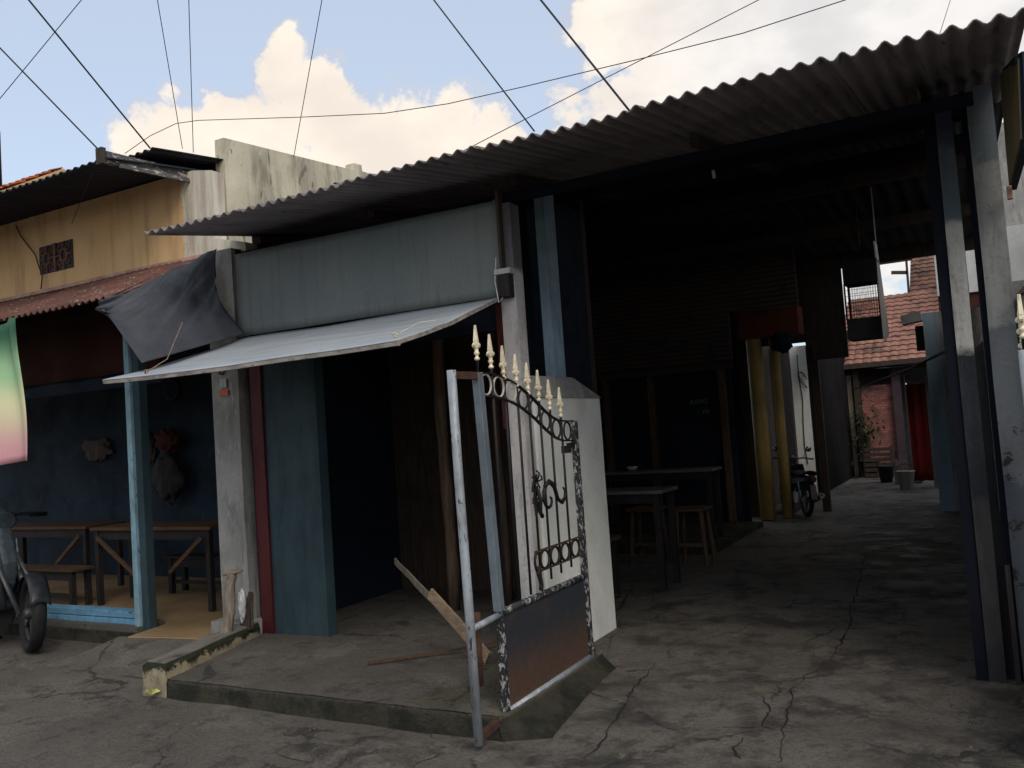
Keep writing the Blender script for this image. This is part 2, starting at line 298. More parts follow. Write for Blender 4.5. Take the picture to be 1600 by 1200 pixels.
# ------------------------------------------------------------------ mesh helpers
class MB:
    def __init__(s): s.b = bmesh.new()
    def box(s, lo, hi, rot=None, ctr=None):
        r = bmesh.ops.create_cube(s.b, size=1)
        c = [(a + b) / 2 for a, b in zip(lo, hi)]; d = [abs(b - a) for a, b in zip(lo, hi)]
        for v in r['verts']:
            v.co = Vector((v.co.x * d[0], v.co.y * d[1], v.co.z * d[2])) + Vector(c)
        if rot is not None:
            bmesh.ops.rotate(s.b, verts=r['verts'], cent=ctr or c, matrix=rot)
        return s
    def bar(s, p, q, w, h, up=(0, 0, 1), jag=0):
        p, q = Vector(p), Vector(q); d = (q - p); L = d.length; d.normalize()
        u = Vector(up); sd = d.cross(u)
        if sd.length < 1e-4: sd = d.cross(Vector((1, 0, 0)))
        sd.normalize(); u = sd.cross(d)
        vs = []
        for o in (p, q):
            for a, b in ((-1, -1), (1, -1), (1, 1), (-1, 1)):
                vs.append(s.b.verts.new(o + sd * a * w / 2 + u * b * h / 2 + d * (random.uniform(-jag, jag) if jag else 0)))
        for f in ((0, 1, 2, 3), (7, 6, 5, 4), (0, 4, 5, 1), (1, 5, 6, 2), (2, 6, 7, 3), (3, 7, 4, 0)): s.b.faces.new([vs[i] for i in f])
        return s
    def tube(s, pts, r, n=8, closed=False, rs=None, flat=1.0):
        pts = [Vector(p) for p in pts]; N = len(pts); rings = []
        nrm = None
        for i, p in enumerate(pts):
            if closed: d = pts[(i + 1) % N] - pts[i - 1]
            else: d = pts[min(i + 1, N - 1)] - pts[max(i - 1, 0)]
            d.normalize()
            if nrm is None:
                nrm = d.cross(Vector((0, 0, 1)))
                if nrm.length < .1: nrm = d.cross(Vector((1, 0, 0)))
            nrm = (nrm - d * nrm.dot(d)).normalized(); bn = d.cross(nrm)
            rr = rs[i] if rs else r
            rings.append([s.b.verts.new(p + (nrm * math.cos(2 * PI * k / n) * flat + bn * math.sin(2 * PI * k / n)) * rr) for k in range(n)])
        for i in range(N if closed else N - 1):
            a, b = rings[i], rings[(i + 1) % N]
            for k in range(n): 
                f = s.b.faces.new((a[k], a[(k + 1) % n], b[(k + 1) % n], b[k])); f.smooth = True
        if not closed:
            s.b.faces.new(rings[0][::-1]); s.b.faces.new(rings[-1])
        return s
    def lathe(s, prof, c=(0, 0, 0), n=16, axis='Z'):
        rings = []
        for r, h in prof:
            ring = []
            for k in range(n):
                a = 2 * PI * k / n; x, y = r * math.cos(a), r * math.sin(a)
                p = (x, y, h) if axis == 'Z' else ((x, h, y) if axis == 'Y' else (h, x, y))
                ring.append(s.b.verts.new(Vector(p) + Vector(c)))
            rings.append(ring)
        for a, b in zip(rings, rings[1:]):
            for k in range(n):
                f = s.b.faces.new((a[k], a[(k + 1) % n], b[(k + 1) % n], b[k])); f.smooth = True
        s.b.faces.new(rings[0][::-1]); s.b.faces.new(rings[-1])
        return s
    def prism(s, pts, vec):
        a = [s.b.verts.new(p) for p in pts]; b = [s.b.verts.new(Vector(p) + Vector(vec)) for p in pts]; n = len(a)
        s.b.faces.new(a[::-1]); s.b.faces.new(b)
        for i in range(n): s.b.faces.new((a[i], a[(i + 1) % n], b[(i + 1) % n], b[i]))
        return s
    def grid(s, fn, nu, nv, smooth=True):
        g = [[s.b.verts.new(fn(i / nu, j / nv)) for j in range(nv + 1)] for i in range(nu + 1)]
        for i in range(nu):
            for j in range(nv):
                f = s.b.faces.new((g[i][j], g[i + 1][j], g[i + 1][j + 1], g[i][j + 1])); f.smooth = smooth
        return s
    def solid(s, t):
        bmesh.ops.recalc_face_normals(s.b, faces=s.b.faces)
        bmesh.ops.solidify(s.b, geom=s.b.faces[:], thickness=t)
        return s
    def jitter(s, a, sc=3):
        for v in s.b.verts: v.co += noise.noise_vector(v.co * sc) * a
        return s
    def subdiv(s, cuts):
        bmesh.ops.subdivide_edges(s.b, edges=s.b.edges[:], cuts=cuts, use_grid_fill=True); return s
    def build(s, name, mat, parent=None, bevel=0, smooth=False, sub=0):
        bmesh.ops.recalc_face_normals(s.b, faces=s.b.faces)
        me = D.meshes.new(name); s.b.to_mesh(me); s.b.free()
        o = D.objects.new(name, me); C.objects.link(o)
        me.materials.append(M[mat] if isinstance(mat, str) else mat)
        if parent is not None: 
            o.parent = parent; o.matrix_parent_inverse = Matrix.Translation(-parent.location)
            if parent.parent is None and parent.type == 'EMPTY':
                me.transform(Matrix.Translation(-parent.location)); o.matrix_parent_inverse = Matrix()
                # mesh data now in local space of the thing
            elif parent.parent is not None:
                me.transform(Matrix.Translation(-root_loc(parent))); o.matrix_parent_inverse = Matrix()
        if bevel:
            b = o.modifiers.new('bevel', 'BEVEL'); b.width = bevel; b.segments = 2; b.limit_method = 'ANGLE'
        if sub:
            b = o.modifiers.new('sub', 'SUBSURF'); b.levels = sub; b.render_levels = sub
        if smooth:
            for p in me.polygons: p.use_smooth = True
        return o
def root_loc(o):
    while o.parent is not None: o = o.parent
    return o.location.copy() if o.type == 'EMPTY' else Vector((0, 0, 0))
def tag(o, label, cat, group=None, kind=None):
    if label: o['label'] = label
    if cat: o['category'] = cat
    if group: o['group'] = group
    if kind: o['kind'] = kind
    return o
def thing(name, loc, label, cat, group=None):
    # parts are authored in world coordinates; materials use the part's local (object) coordinates
    o = D.objects.new(name, None); C.objects.link(o); o.location = loc; o.empty_display_size = .2
    return tag(o, label, cat, group)
W0 = (0, 0, 0)
def copy_tree(o, parent=None):
    c = o.copy(); C.objects.link(c); c.parent = parent
    for ch in o.children: copy_tree(ch, c)
    return c
def struct(o): o['kind'] = 'structure'; return o

# ------------------------------------------------------------------ ground
def gz(x, y):   # gentle bumps
    return .010 * noise.noise(Vector((x * .9, y * .9, 0))) + .004 * noise.noise(Vector((x * 4, y * 4, 3)))
NEAR = MB().grid(lambda u, v: Vector((-12 + 16 * u, -4 + 30 * v, gz(-12 + 16 * u, -4 + 30 * v) - .012)), 200, 300)
g = NEAR
for (x0, x1, y0, y1) in ((-300, -12, -300, 300), (4, 300, -300, 300), (-12, 4, -300, -4), (-12, 4, 26, 300)):
    g.grid(lambda u, v: Vector((x0 + (x1 - x0) * u, y0 + (y1 - y0) * v, -.014)), 2, 2)
struct(g.build('ground', 'street'))
# alley paving: raised sheet with an irregular left/front edge
def al(u, v):
    y = 2.0 + 21 * v
    xl = -1.86 - .03 * math.sin(y * 3) if y < 3.55 else (-1.86 + (y - 3.55) * -.19 if y < 4.7 else -2.08 - (min(y, 5.6) - 4.7) * .35 if y < 5.6 else -2.395)
    if y < 3.55: xl = -1.86 + (3.55 - y) * -.12 + .04 * noise.noise(Vector((0, y * 5, 0)))
    xr = 1.2; x = xl + (xr - xl) * u
    e = min(1, (x - xl) / .03)
    return Vector((x, y, gz(x, y) + .012 * e - .004 + .006 * noise.noise(Vector((x * 1.7, y * 1.7, 7)))))
struct(MB().grid(al, 120, 400).build('alley_floor', 'alley'))
def alz(x, y): return gz(x, y) + .008 + .006 * noise.noise(Vector((x * 1.7, y * 1.7, 7)))
CR = [[(-1.816, 4.795), (-1.772, 4.546), (-1.771, 4.366), (-1.717, 4.159), (-1.688, 3.915), (-1.65, 3.743), (-1.614, 3.544), (-1.593, 3.324)] ,
[(-1.111, 4.388), (-1.041, 4.256), (-1.011, 4.076), (-1.014, 3.96), (-0.939, 3.9)] ,
[(-1.17, 3.894), (-1.074, 3.916), (-1.01, 3.944)] ,
[(-0.994, 4.584), (-0.95, 4.234), (-0.903, 3.895), (-0.855, 3.538)] ,
[(-1.175, 9.081), (-1.057, 7.769), (-0.976, 6.738), (-0.903, 5.859), (-0.895, 5.167), (-0.994, 4.584)] ,
[(-3.13, 8.652), (-2.819, 8.753), (-2.488, 8.301)] ,
[(-2.876, 7.404), (-2.557, 6.011), (-2.303, 5.559)] ,
[(-0.998, 6.734), (-0.711, 6.896), (-0.458, 6.869)] ,
[(-1.0, 3.558), (-1.064, 3.685), (-1.048, 3.808)] ,
]
m = MB(); m2 = MB()
for ci, L in enumerate(CR):
    P = []
    for a, b in zip(L, L[1:]):
        n = max(3, int(math.hypot(b[0] - a[0], b[1] - a[1]) / .02))
        for i in range(n): P.append((a[0] + (b[0] - a[0]) * i / n, a[1] + (b[1] - a[1]) * i / n))
    P = [(x + .028 * noise.noise(Vector((x * 9, y * 9, ci))) + .010 * noise.noise(Vector((x * 40, y * 40, ci))), y + .028 * noise.noise(Vector((x * 9, y * 9, ci + 5))) + .010 * noise.noise(Vector((x * 40, y * 40, ci + 3)))) for x, y in P]
    prev = None
    for i, (x, y) in enumerate(P):
        q = P[min(i + 1, len(P) - 1)]; r = P[max(i - 1, 0)]; dx, dy = q[0] - r[0], q[1] - r[1]; l = math.hypot(dx, dy) or 1
        wd = (.0022 + .008 * max(0, noise.noise(Vector((x * 5, y * 5, 30 + ci))) + .25)) * math.sin(PI * (i + .5) / len(P)) ** .4
        cur = [m.b.verts.new((x - dy / l * wd * sgn, y + dx / l * wd * sgn, alz(x, y) + .0035)) for sgn in (-1, 1)]
        if prev: m.b.faces.new((prev[0], cur[0], cur[1], prev[1]))
        prev = cur
struct(m.build('pavement_crack', plain('crack_dirt', (.018, .015, .012), .95)))
# dried concrete lumps in front of the slab
def lump(u, v):
    a = 2 * PI * u; r = v
    x = -1.98 + .26 * r * math.cos(a) * (1 + .35 * noise.noise(Vector((math.cos(a), math.sin(a), 1)) * 1.5))
    y = 3.22 + .20 * r * math.sin(a) * (1 + .3 * noise.noise(Vector((math.cos(a), math.sin(a), 5)) * 1.7))
    return Vector((x, y, gz(x, y) + .028 * (1 - r ** 3) * (1 + .8 * noise.noise(Vector((x * 9, y * 9, 0)))) - .010))
struct(MB().grid(lump, 60, 14).build('pavement_patch', 'alley'))
def lump2(u, v):
    a = 2 * PI * u; r = v
    k = 1 + .5 * noise.noise(Vector((math.cos(a), math.sin(a), 9)) * 1.6)
    x = -2.62 + .34 * r * math.cos(a) * k; y = 3.12 + .20 * r * math.sin(a) * k
    return Vector((x, y, gz(x, y) - .008 + .028 * (1 - r ** 4) * (1 + .9 * noise.noise(Vector((x * 8, y * 8, 0))))))
struct(MB().grid(lump2, 70, 16).build('pavement_patch', 'alley'))
# front slab with worn edge
def slab():
    m = MB()
    xs = [-4.62 + i * (2.54 / 60) for i in range(61)]
    def fn(u, v):
        x = -4.62 + 2.54 * u
        if v < .1: y, z = 3.475, .0 - .02 + .118 * (v / .1)
        else: y, z = 3.478 + (6.24 - 3.478) * ((v - .1) / .9) ** 1.6, .098
        if y > 4.66: x = min(x, -2.42)
        if y > 5.55: x = min(x, -2.60)
        x = max(x, -4.33 - .27 * (y - 3.48))
        y += .012 * noise.noise(Vector((x * 3, z * 9, 0))) + (.012 if z > .09 and v < .11 else 0)
        z += .004 * noise.noise(Vector((x * 4, y * 4, 0)))
        if x > -2.1: z += 0
        return Vector((x, y, z))
    m.grid(fn, 90, 60)
    # right side: steep mossy bank down to the alley paving
    def sd(u, v):
        y = 3.478 + 1.2 * u
        w = .25 * (1 - .55 * u) * min(1, .02 + u / .10)
        return Vector((-2.085 + w * v + .015 * v * noise.noise(Vector((y * 6, v * 2, 0))), y - .008, .098 - .112 * v ** .7 + .01 * noise.noise(Vector((y * 8, v * 3, 4)))))
    m.grid(sd, 40, 8)
    return m
struct(slab().build('pavement_slab', 'slab'))

# curb block beside slab
cb = MB()
cb.prism([(-4.55, 3.48, -.02), (-4.325, 3.48, -.02), (-4.33, 3.49, .16), (-4.35, 3.5, .190), (-4.50, 3.5, .190), (-4.545, 3.49, .16)], (-.27, 1.0, 0))
cb.subdiv(6).jitter(.016, 9)
tag(cb.build('curb_block', 'grime_curb'), 'chipped mossy concrete curb block sloping back from the street to the grey pillar', 'curb')
# leaf offering on the ground
lf = MB()
for k in range(9):
    a = random.uniform(0, 6.28); c = Vector((-4.42, 3.45, .012))
    p = [c + Vector((math.cos(a + q) * r, math.sin(a + q) * r * .6, h)) for q, r, h in ((0, 0, .0), (.4, .03, .03), (0, .06, .02), (-.4, .03, .012))]
    f = lf.b.faces.new([lf.b.verts.new(x) for x in p])
lf.solid(.0015)
o = lf.build('leaf_scraps', plain('yellow_green_leaf', (.45, .48, .16), .6)); tag(o, 'small yellow green leaf scraps at the foot of the curb block', 'leaves', kind='stuff')

m = MB()
for k in range(420):
    x = random.uniform(-6.5, .4); y = random.uniform(2.2, 5.2) if random.random() < .7 else random.uniform(5, 9)
    if x < -2.05 and y > 3.42 and x > -5.4: y = 3.40 - abs(random.gauss(0, .12))
    if x > -2.5 and y > 5 and x < -2.3: continue
    r = abs(random.gauss(0, .003)) + .002
    z = gz(x, y) + (.008 if x > -1.8 else -.011)
    q = bmesh.ops.create_icosphere(m.b, subdivisions=1, radius=r)
    for v in q['verts']:
        v.co = Vector((v.co.x * random.uniform(.7, 1.4), v.co.y * random.uniform(.7, 1.3), v.co.z * .7)) + Vector((x, y, z + r * .4))
o = m.build('loose_grit', wear('grit_stone', (.11, .10, .088), (.06, .055, .05), .5, 30)); tag(o, 'scattered grit and small stones on the concrete ground', 'grit', kind='stuff')
# ------------------------------------------------------------------ corrugated sheet
def corr(m, x0, x1, pf, pb, pitch=.082, amp=.011, ny=6, t=.006, wob=.0, per=7):
    """pf,pb=(y,z) front/back edge"""
    n = int((x1 - x0) / pitch * per)
    k = MB()
    def fn(u, v):
        x = x0 + (x1 - x0) * u
        y = pf[0] + (pb[0] - pf[0]) * v; z = pf[1] + (pb[1] - pf[1]) * v
        z += amp * (1 + .35 * noise.noise(Vector((x * 2.3, y * 1.5, 5)))) * math.cos(2 * PI * x / pitch) + wob * noise.noise(Vector((x * 1.1, y * .8, 2)))
        return Vector((x, y, z))
    k.grid(fn, n, ny); k.solid(t)
    me = D.meshes.new('t'); k.b.to_mesh(me); k.b.free(); m.b.from_mesh(me); D.meshes.remove(me)
    return m

# ------------------------------------------------------------------ MAIN SHOP HOUSE
shop = thing('shop_house', W0, 'low shop house with long corrugated roof, grey sign and dark open bays beside the alley', 'building')
# front roof sheets
edges = [-4.74, -4.02, -3.22, -2.42, -1.62, -.78, .06, .235]
edges = [-4.73, -3.95, -3.10, -2.22, -1.33, -.50, .235]
for i in range(len(edges) - 1):
    dz = .013 * (i % 2); dy = (.0, .045, -.02, .035, -.03, .02)[i]
    m = MB(); corr(m, edges[i] - .03, edges[i + 1] + .03, (3.80 + dy, 2.862 + dz), (6.10, 3.225 + dz), amp=(.0125, .0135, .0115, .013, .012, .0135)[i], wob=.022)
    m.build('roof_sheet', 'corr', shop)
for i in range(len(edges) - 1):
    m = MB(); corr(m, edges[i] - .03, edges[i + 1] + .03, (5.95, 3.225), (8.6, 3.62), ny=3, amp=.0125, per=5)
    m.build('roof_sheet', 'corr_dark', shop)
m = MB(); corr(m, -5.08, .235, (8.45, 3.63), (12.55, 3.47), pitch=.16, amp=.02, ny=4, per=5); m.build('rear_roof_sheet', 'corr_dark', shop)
# purlins and rafters
m = MB().box((-4.70, 4.56, 2.79), (.06, 4.62, 2.84)); m.build('beam', 'beam_dark', shop)
m = MB().box((-4.70, 5.42, 2.98), (.06, 5.50, 3.06)); m.build('beam', 'beam_dark', shop)
m = MB().box((-4.70, 7.0, 3.20), (.06, 7.1, 3.32)); m.build('beam', 'beam_dark', shop)
m = MB().box((-4.70, 8.5, 3.45), (.1, 8.6, 3.58)); m.build('beam', 'dark_brown', shop)
m = MB().box((-4.70, 10.4, 3.38), (.1, 10.5, 3.50)); m.build('beam', 'dark_brown', shop)
m = MB().box((-5.05, 12.36, 3.30), (.1, 12.42, 3.475)); m.build('beam', 'dark_brown', shop)
for x in (-4.6, -3.55, -2.45, -1.3, -.2):
    MB().bar((x, 4.67, 2.935), (x, 8.5, 3.555), .05, .05).build('rafter', 'dark_brown', shop)
# left grey pillar
m = MB().box((-4.965, 4.5, .05), (-4.70, 4.72, 2.87)); m.subdiv(5).jitter(.006, 6); m.build('pillar', 'grey_plaster', shop)
m = MB().prism([(-4.99, 4.36, .02), (-4.66, 4.36, .02), (-4.66, 4.50, .22), (-4.99, 4.50, .2)], (0, 0, .0001)) if 0 else MB().box((-4.98, 4.40, .0), (-4.64, 4.60, .20)); m.subdiv(3).jitter(.012, 7); m.build('pillar_foot', 'grey_plaster', shop)
MB().box((-4.698, 4.60, .09), (-4.640, 4.70, 2.80)).build('dark_strip', 'navy', shop)
MB().box((-4.638, 4.55, .09), (-4.53, 4.63, 2.20)).build('door_jamb', 'red', shop)
MB().box((-4.528, 4.57, .09), (-4.045, 4.66, 2.75)).build('wall_panel', 'teal', shop)
MB().box((-4.042, 4.60, 2.03), (-2.58, 4.68, 2.75)).build('lintel', 'navy', shop)
# interior of the centre bay
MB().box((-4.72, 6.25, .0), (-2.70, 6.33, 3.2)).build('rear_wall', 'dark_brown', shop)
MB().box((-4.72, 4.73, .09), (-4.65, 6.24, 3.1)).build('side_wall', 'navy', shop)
for x, y, r_ in ((-3.63, 5.5, .045), (-3.38, 5.9, .03), (-4.0, 6.1, .03)):
    m = MB(); pts = [(x + .01 * math.sin(z * 3), y, z) for z in [.09 + .3 * k for k in range(10)]]
    m.tube(pts, r_, 10, rs=[r_ * (1.12 if k % 2 else .95) for k in range(10)]); m.build('bamboo_pole', 'bamboo', shop)
# right front post of the bay
MB().box((-2.578, 4.57, 1.42), (-2.525, 4.63, 2.80)).build('door_jamb', 'red', shop)
m = MB().box((-2.518, 4.54, .06), (-2.415, 4.65, 2.78)); m.subdiv(4).jitter(.004, 5); m.build('post', 'pale_shaded_post', shop)
# white half wall with hipped cap
m = MB().box((-2.54, 4.66, -.02), (-2.40, 5.66, 1.595)); m.subdiv(5).jitter(.004, 3); m.build('half_wall', 'white_plaster', shop)
m = MB(); a = [(-2.56, 4.66, 1.597), (-2.39, 4.66, 1.597), (-2.39, 5.67, 1.597), (-2.56, 5.67, 1.597)]; b = [(-2.52, 4.70, 1.735), (-2.43, 4.70, 1.735), (-2.43, 5.30, 1.735), (-2.52, 5.30, 1.735)]
va = [m.b.verts.new(p) for p in a]; vb = [m.b.verts.new(p) for p in b]
m.b.faces.new(va[::-1]); m.b.faces.new(vb)
for i in range(4): m.b.faces.new((va[i], va[(i + 1) % 4], vb[(i + 1) % 4], vb[i]))
m.build('half_wall_cap', 'grey_plaster', shop)
m = MB().prism([(-2.50, 5.04, 1.737), (-2.432, 5.04, 1.737), (-2.432, 5.20, 1.737), (-2.50, 5.20, 1.737)], (0, 0, 1.27)); m.build('column', 'blue_post', shop)
MB().box((-2.53, 5.02, 2.93), (-2.418, 5.10, 2.985)).build('column_cap', 'pvc', shop)
# dark infill between bay and column
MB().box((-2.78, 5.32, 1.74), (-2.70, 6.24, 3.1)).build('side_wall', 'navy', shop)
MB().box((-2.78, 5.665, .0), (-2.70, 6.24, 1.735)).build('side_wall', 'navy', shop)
# sign box front
# rear dining bay
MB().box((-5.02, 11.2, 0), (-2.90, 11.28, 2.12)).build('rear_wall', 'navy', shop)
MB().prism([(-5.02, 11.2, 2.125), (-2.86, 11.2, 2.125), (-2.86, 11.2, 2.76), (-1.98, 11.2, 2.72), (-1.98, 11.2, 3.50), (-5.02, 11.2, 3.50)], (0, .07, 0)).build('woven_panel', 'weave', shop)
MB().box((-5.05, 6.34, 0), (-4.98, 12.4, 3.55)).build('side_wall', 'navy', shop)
MB().box((-5.02, 11.285, 0), (-2.80, 11.33, 3.5)).build('leak_backing', 'beam_dark', shop)  # added behind the bay wall to stop light leaking through its gaps
MB().box((-5.0, 11.10, 2.02), (-2.85, 11.19, 2.10)).build('beam', 'dark_brown', shop)
for x in (-4.62, -3.97, -3.0):
    MB().box((x - .04, 11.11, .0), (x + .04, 11.19, 2.02)).build('stud', 'bamboo', shop)
MB().box((-5.0, 8.9, -.01), (-2.62, 11.15, .055)).build('bay_floor', 'slab', shop)
# right side alley post, door, wall
m = MB().box((-.116, 4.92, -.02), (-.040, 5.10, 2.98)); m.subdiv(4).jitter(.005, 5); m.build('post', 'zoned_post', shop)
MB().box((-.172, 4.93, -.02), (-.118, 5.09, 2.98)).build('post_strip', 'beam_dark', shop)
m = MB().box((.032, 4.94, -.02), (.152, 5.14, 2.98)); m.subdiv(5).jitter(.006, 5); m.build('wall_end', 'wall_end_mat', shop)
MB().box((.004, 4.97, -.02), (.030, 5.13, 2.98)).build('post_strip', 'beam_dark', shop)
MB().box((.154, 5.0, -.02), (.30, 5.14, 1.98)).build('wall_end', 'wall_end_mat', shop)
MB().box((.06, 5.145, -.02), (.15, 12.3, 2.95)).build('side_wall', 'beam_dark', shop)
m = MB(); m.prism([(-.039, 5.02, -.01), (.003, 5.02, -.01), (.003, 5.02, 1.70), (-.039, 5.02, 1.66)], (0, .03, 0)); m.build('door_panel', 'black', shop)
m = MB(); m.box((.0, 4.90, 0.0), (.022, 4.93, .58)); m.build('timber_strip', 'table_dark', shop)

# text on dining bay wall
def text_mesh(body, size, mat, parent, loc, rot=(R(90), 0, 0), name='lettering'):
    cu = D.curves.new(name, 'FONT'); cu.body = body; cu.size = size; cu.extrude = .002
    to = D.objects.new(name, cu); C.objects.link(to)
    dg = bpy.context.evaluated_depsgraph_get(); me = D.meshes.new_from_object(to.evaluated_get(dg))
    D.objects.remove(to); o = D.objects.new(name, me); C.objects.link(o); me.materials.clear(); me.materials.append(M[mat])
    me.transform(Matrix.Translation(loc) @ Matrix.Rotation(rot[2], 4, 'Z') @ Matrix.Rotation(rot[0], 4, 'X')); 
    if parent is not None: o.parent = parent
    return o
M['chalk'] = plain('chalk_paint', (.16, .24, .28), .8)
text_mesh('AAPKL', .085, 'chalk', shop, (-3.46, 11.192, 1.60)); text_mesh(': m', .12, 'chalk', shop, (-3.36, 11.192, 1.46))

# grey sign
sg = thing('sign_board', W0, 'large plain grey green sign board fixed above the middle bay', 'sign board')
def sgf(u, v):
    x = -4.655 + 2.17 * u; z = 2.21 + .60 * v + .0 * u
    if v == 1: z -= .02 * u
    return Vector((x, 4.50 + .006 * noise.noise(Vector((x * 2, z * 2, 0))), z))
MB().grid(sgf, 30, 10).solid(.012).build('panel', 'sign', sg)
MB().box((-4.675, 4.49, 2.20), (-4.656, 4.55, 2.85)).build('side_trim', 'dark_brown', sg); MB().box((-2.483, 4.49, 2.20), (-2.468, 4.55, 2.85)).build('side_trim', 'dark_brown', sg)

# awning flap
aw = thing('awning_flap', W0, 'pale tilted metal flap propped out under the grey sign board', 'awning')
def awf(u, v, dz=0):
    xb = -4.62 + 2.12 * u; xf = -4.82 + 2.27 * u + .0
    x = xb + (xf - xb) * v; y = 4.47 - .97 * v
    z = 2.195 - .30 * v - .02 * math.sin(v * PI) + .010 * noise.noise(Vector((x * 1.6, y * 3, 0))) + dz + .012 * u * (1 - v)
    z -= .010 * math.sin(u * PI)
    return Vector((x, y, z))
MB().grid(awf, 60, 16).solid(.006).build('sheet', 'awning', aw)
m = MB()
pts = [awf(i / 12, .985) + Vector((0, 0, -.018)) for i in range(13)]
for a, b in zip(pts, pts[1:]): m.bar(a, b, .024, .026)
m.build('front_batten', 'awn_edge', aw)
m = MB()
pts = [awf(1, i / 4) + Vector((-.008, 0, -.014)) for i in range(5)]
for a, b in zip(pts, pts[1:]): m.bar(a, b, .016, .022)
m.build('side_batten', 'awn_edge', aw); m = MB()
pts = [awf(0, i / 4) + Vector((.01, 0, -.014)) for i in range(5)]
for a, b in zip(pts, pts[1:]): m.bar(a, b, .016, .022)
m.build('side_batten', 'awn_edge', aw)
def knot(c):
    m = MB(); c = Vector(c)
    m.tube([c + Vector((.012 * math.cos(a * 1.3), .01 * math.sin(a * 2.1), .012 * math.sin(a))) for a in [k * .6 for k in range(14)]], .0035, 6)
    m.tube([c, c + Vector((.045, .10, .05)), c + Vector((.04, .16, .075)), c + Vector((.14, .2, .078))], .0018, 5)
    return m
knot(awf(.955, .88) + Vector((0, 0, .014))).build('wire_knot', 'gold', aw)
m = MB(); c = awf(.13, .92); m.tube([c, c + Vector((-.0, .02, .02)), c + Vector((.05, .12, .09)), c + Vector((.11, .2, .32))], .003, 6); m.tube([c + Vector((-.008, 0, .0)), c + Vector((-.006, 0, .022)), c + Vector((.008, 0, .022))], .005, 6); m.build('tie_cord', 'wood_tan', aw)

# pillar details
tg = MB(); tg.tube([(-4.875, 4.492, 2.08), (-4.876, 4.486, 1.99), (-4.862, 4.486, 1.962), (-4.836, 4.486, 1.958), (-4.815, 4.486, 1.975), (-4.812, 4.492, 2.08)], .006, 6)
tag(tg.build('wire_hook', 'iron'), 'small U shaped black wire hook at the top of the grey pillar', 'hook')
st = MB().box((-4.873, 4.482, 1.80), (-4.788, 4.487, 1.845)); o = st.build('sticker', 'sticker'); tag(o, 'small orange sticker on the face of the grey pillar', 'sticker')
st = MB().box((-4.868, 4.482, 1.86), (-4.80, 4.486, 1.925)); o = st.build('paper_note', 'pale_post'); tag(o, 'faded square paper note above the orange sticker', 'paper')

# meter box
mb = thing('meter_box', (-2.465, 4.50, 2.2), 'small brown electricity meter box high on the pale post', 'meter box')
MB().box((-2.50, 4.47, 2.20), (-2.42, 4.535, 2.335)).build('casing', 'table_dark', mb, .004)
MB().box((-2.515, 4.465, 2.338), (-2.405, 4.538, 2.372)).build('lid', 'pale_post', mb, .004)
m = MB(); m.tube([(-2.50, 4.50, 2.8), (-2.505, 4.50, 2.5), (-2.512, 4.47, 2.3), (-2.49, 4.46, 2.17), (-2.47, 4.48, 2.2)], .004, 6); m.build('wire', 'pvc', mb)

# pvc bracket lamp
lp = thing('bracket_lamp', (-1.46, 5.5, 3.0), 'small white bent bracket lamp hanging from the roof beam over the alley', 'lamp')
m = MB(); m.tube([(-1.50, 5.46, 3.06), (-1.46, 5.46, 3.075), (-1.43, 5.46, 3.05), (-1.415, 5.46, 3.0), (-1.41, 5.46, 2.93)], .011, 8); m.build('arm', 'pvc', lp)
m = MB(); m.lathe([(.012, -.02), (.03, -.015), (.034, .0), (.02, .018), (.008, .02)], (-1.515, 5.46, 3.055)); m.build('lamp_cup', 'pvc', lp)
# ------------------------------------------------------------------ IRON GATE
def arch(y):   # upper band height
    P = [(3.50, 1.690), (3.62, 1.690), (3.714, 1.677), (3.81, 1.66), (3.908, 1.632), (4.041, 1.576), (4.178, 1.505), (4.27, 1.465), (4.35, 1.446), (4.42, 1.44), (4.60, 1.438)]
    for (a, b), (c, d) in zip(P, P[1:]):
        if y <= c: return b + (d - b) * (y - a) / (c - a)
    return P[-1][1]
def spear(m, x, y, z0, z1):
    s = z1 - z0
    prof = [(.008, 0), (.0125, .03), (.0135, .07), (.008, .10), (.007, .14), (.013, .19), (.014, .22), (.009, .26), (.010, .31)]
    m.lathe([(a, z0 + b * s) for a, b in prof], (x, y, 0), 10)
    # flat leaf-shaped blade with side lobes
    out = [(0, 1.0), (.006, .86), (.012, .66), (.016, .55), (.014, .50), (.023, .475), (.028, .43), (.024, .375), (.012, .355), (.010, .30)]
    pts = [(x, y + a, z0 + b * s) for a, b in out] + [(x, y - a, z0 + b * s) for a, b in reversed(out[1:])]
    c = MB(); v = [c.b.verts.new((x - .006, p[1], p[2])) for p in pts]; w = [c.b.verts.new((x + .006, p[1], p[2])) for p in pts]; n = len(v)
    c1 = c.b.verts.new((x - .010, y, z0 + .55 * s)); c2 = c.b.verts.new((x + .010, y, z0 + .55 * s))
    for i in range(n):
        j = (i + 1) % n
        c.b.faces.new((v[i], v[j], c1)); c.b.faces.new((w[j], w[i], c2)); c.b.faces.new((v[i], w[i], w[j], v[j]))
    me = D.meshes.new('t'); c.b.to_mesh(me); c.b.free(); m.b.from_mesh(me)
    me.transform(Matrix.Translation((x, y, 0)) @ Matrix.Rotation(PI / 2, 4, 'Z') @ Matrix.Scale(.75, 4, (0, 1, 0)) @ Matrix.Translation((-x, -y, 0))); m.b.from_mesh(me); D.meshes.remove(me)
    return m
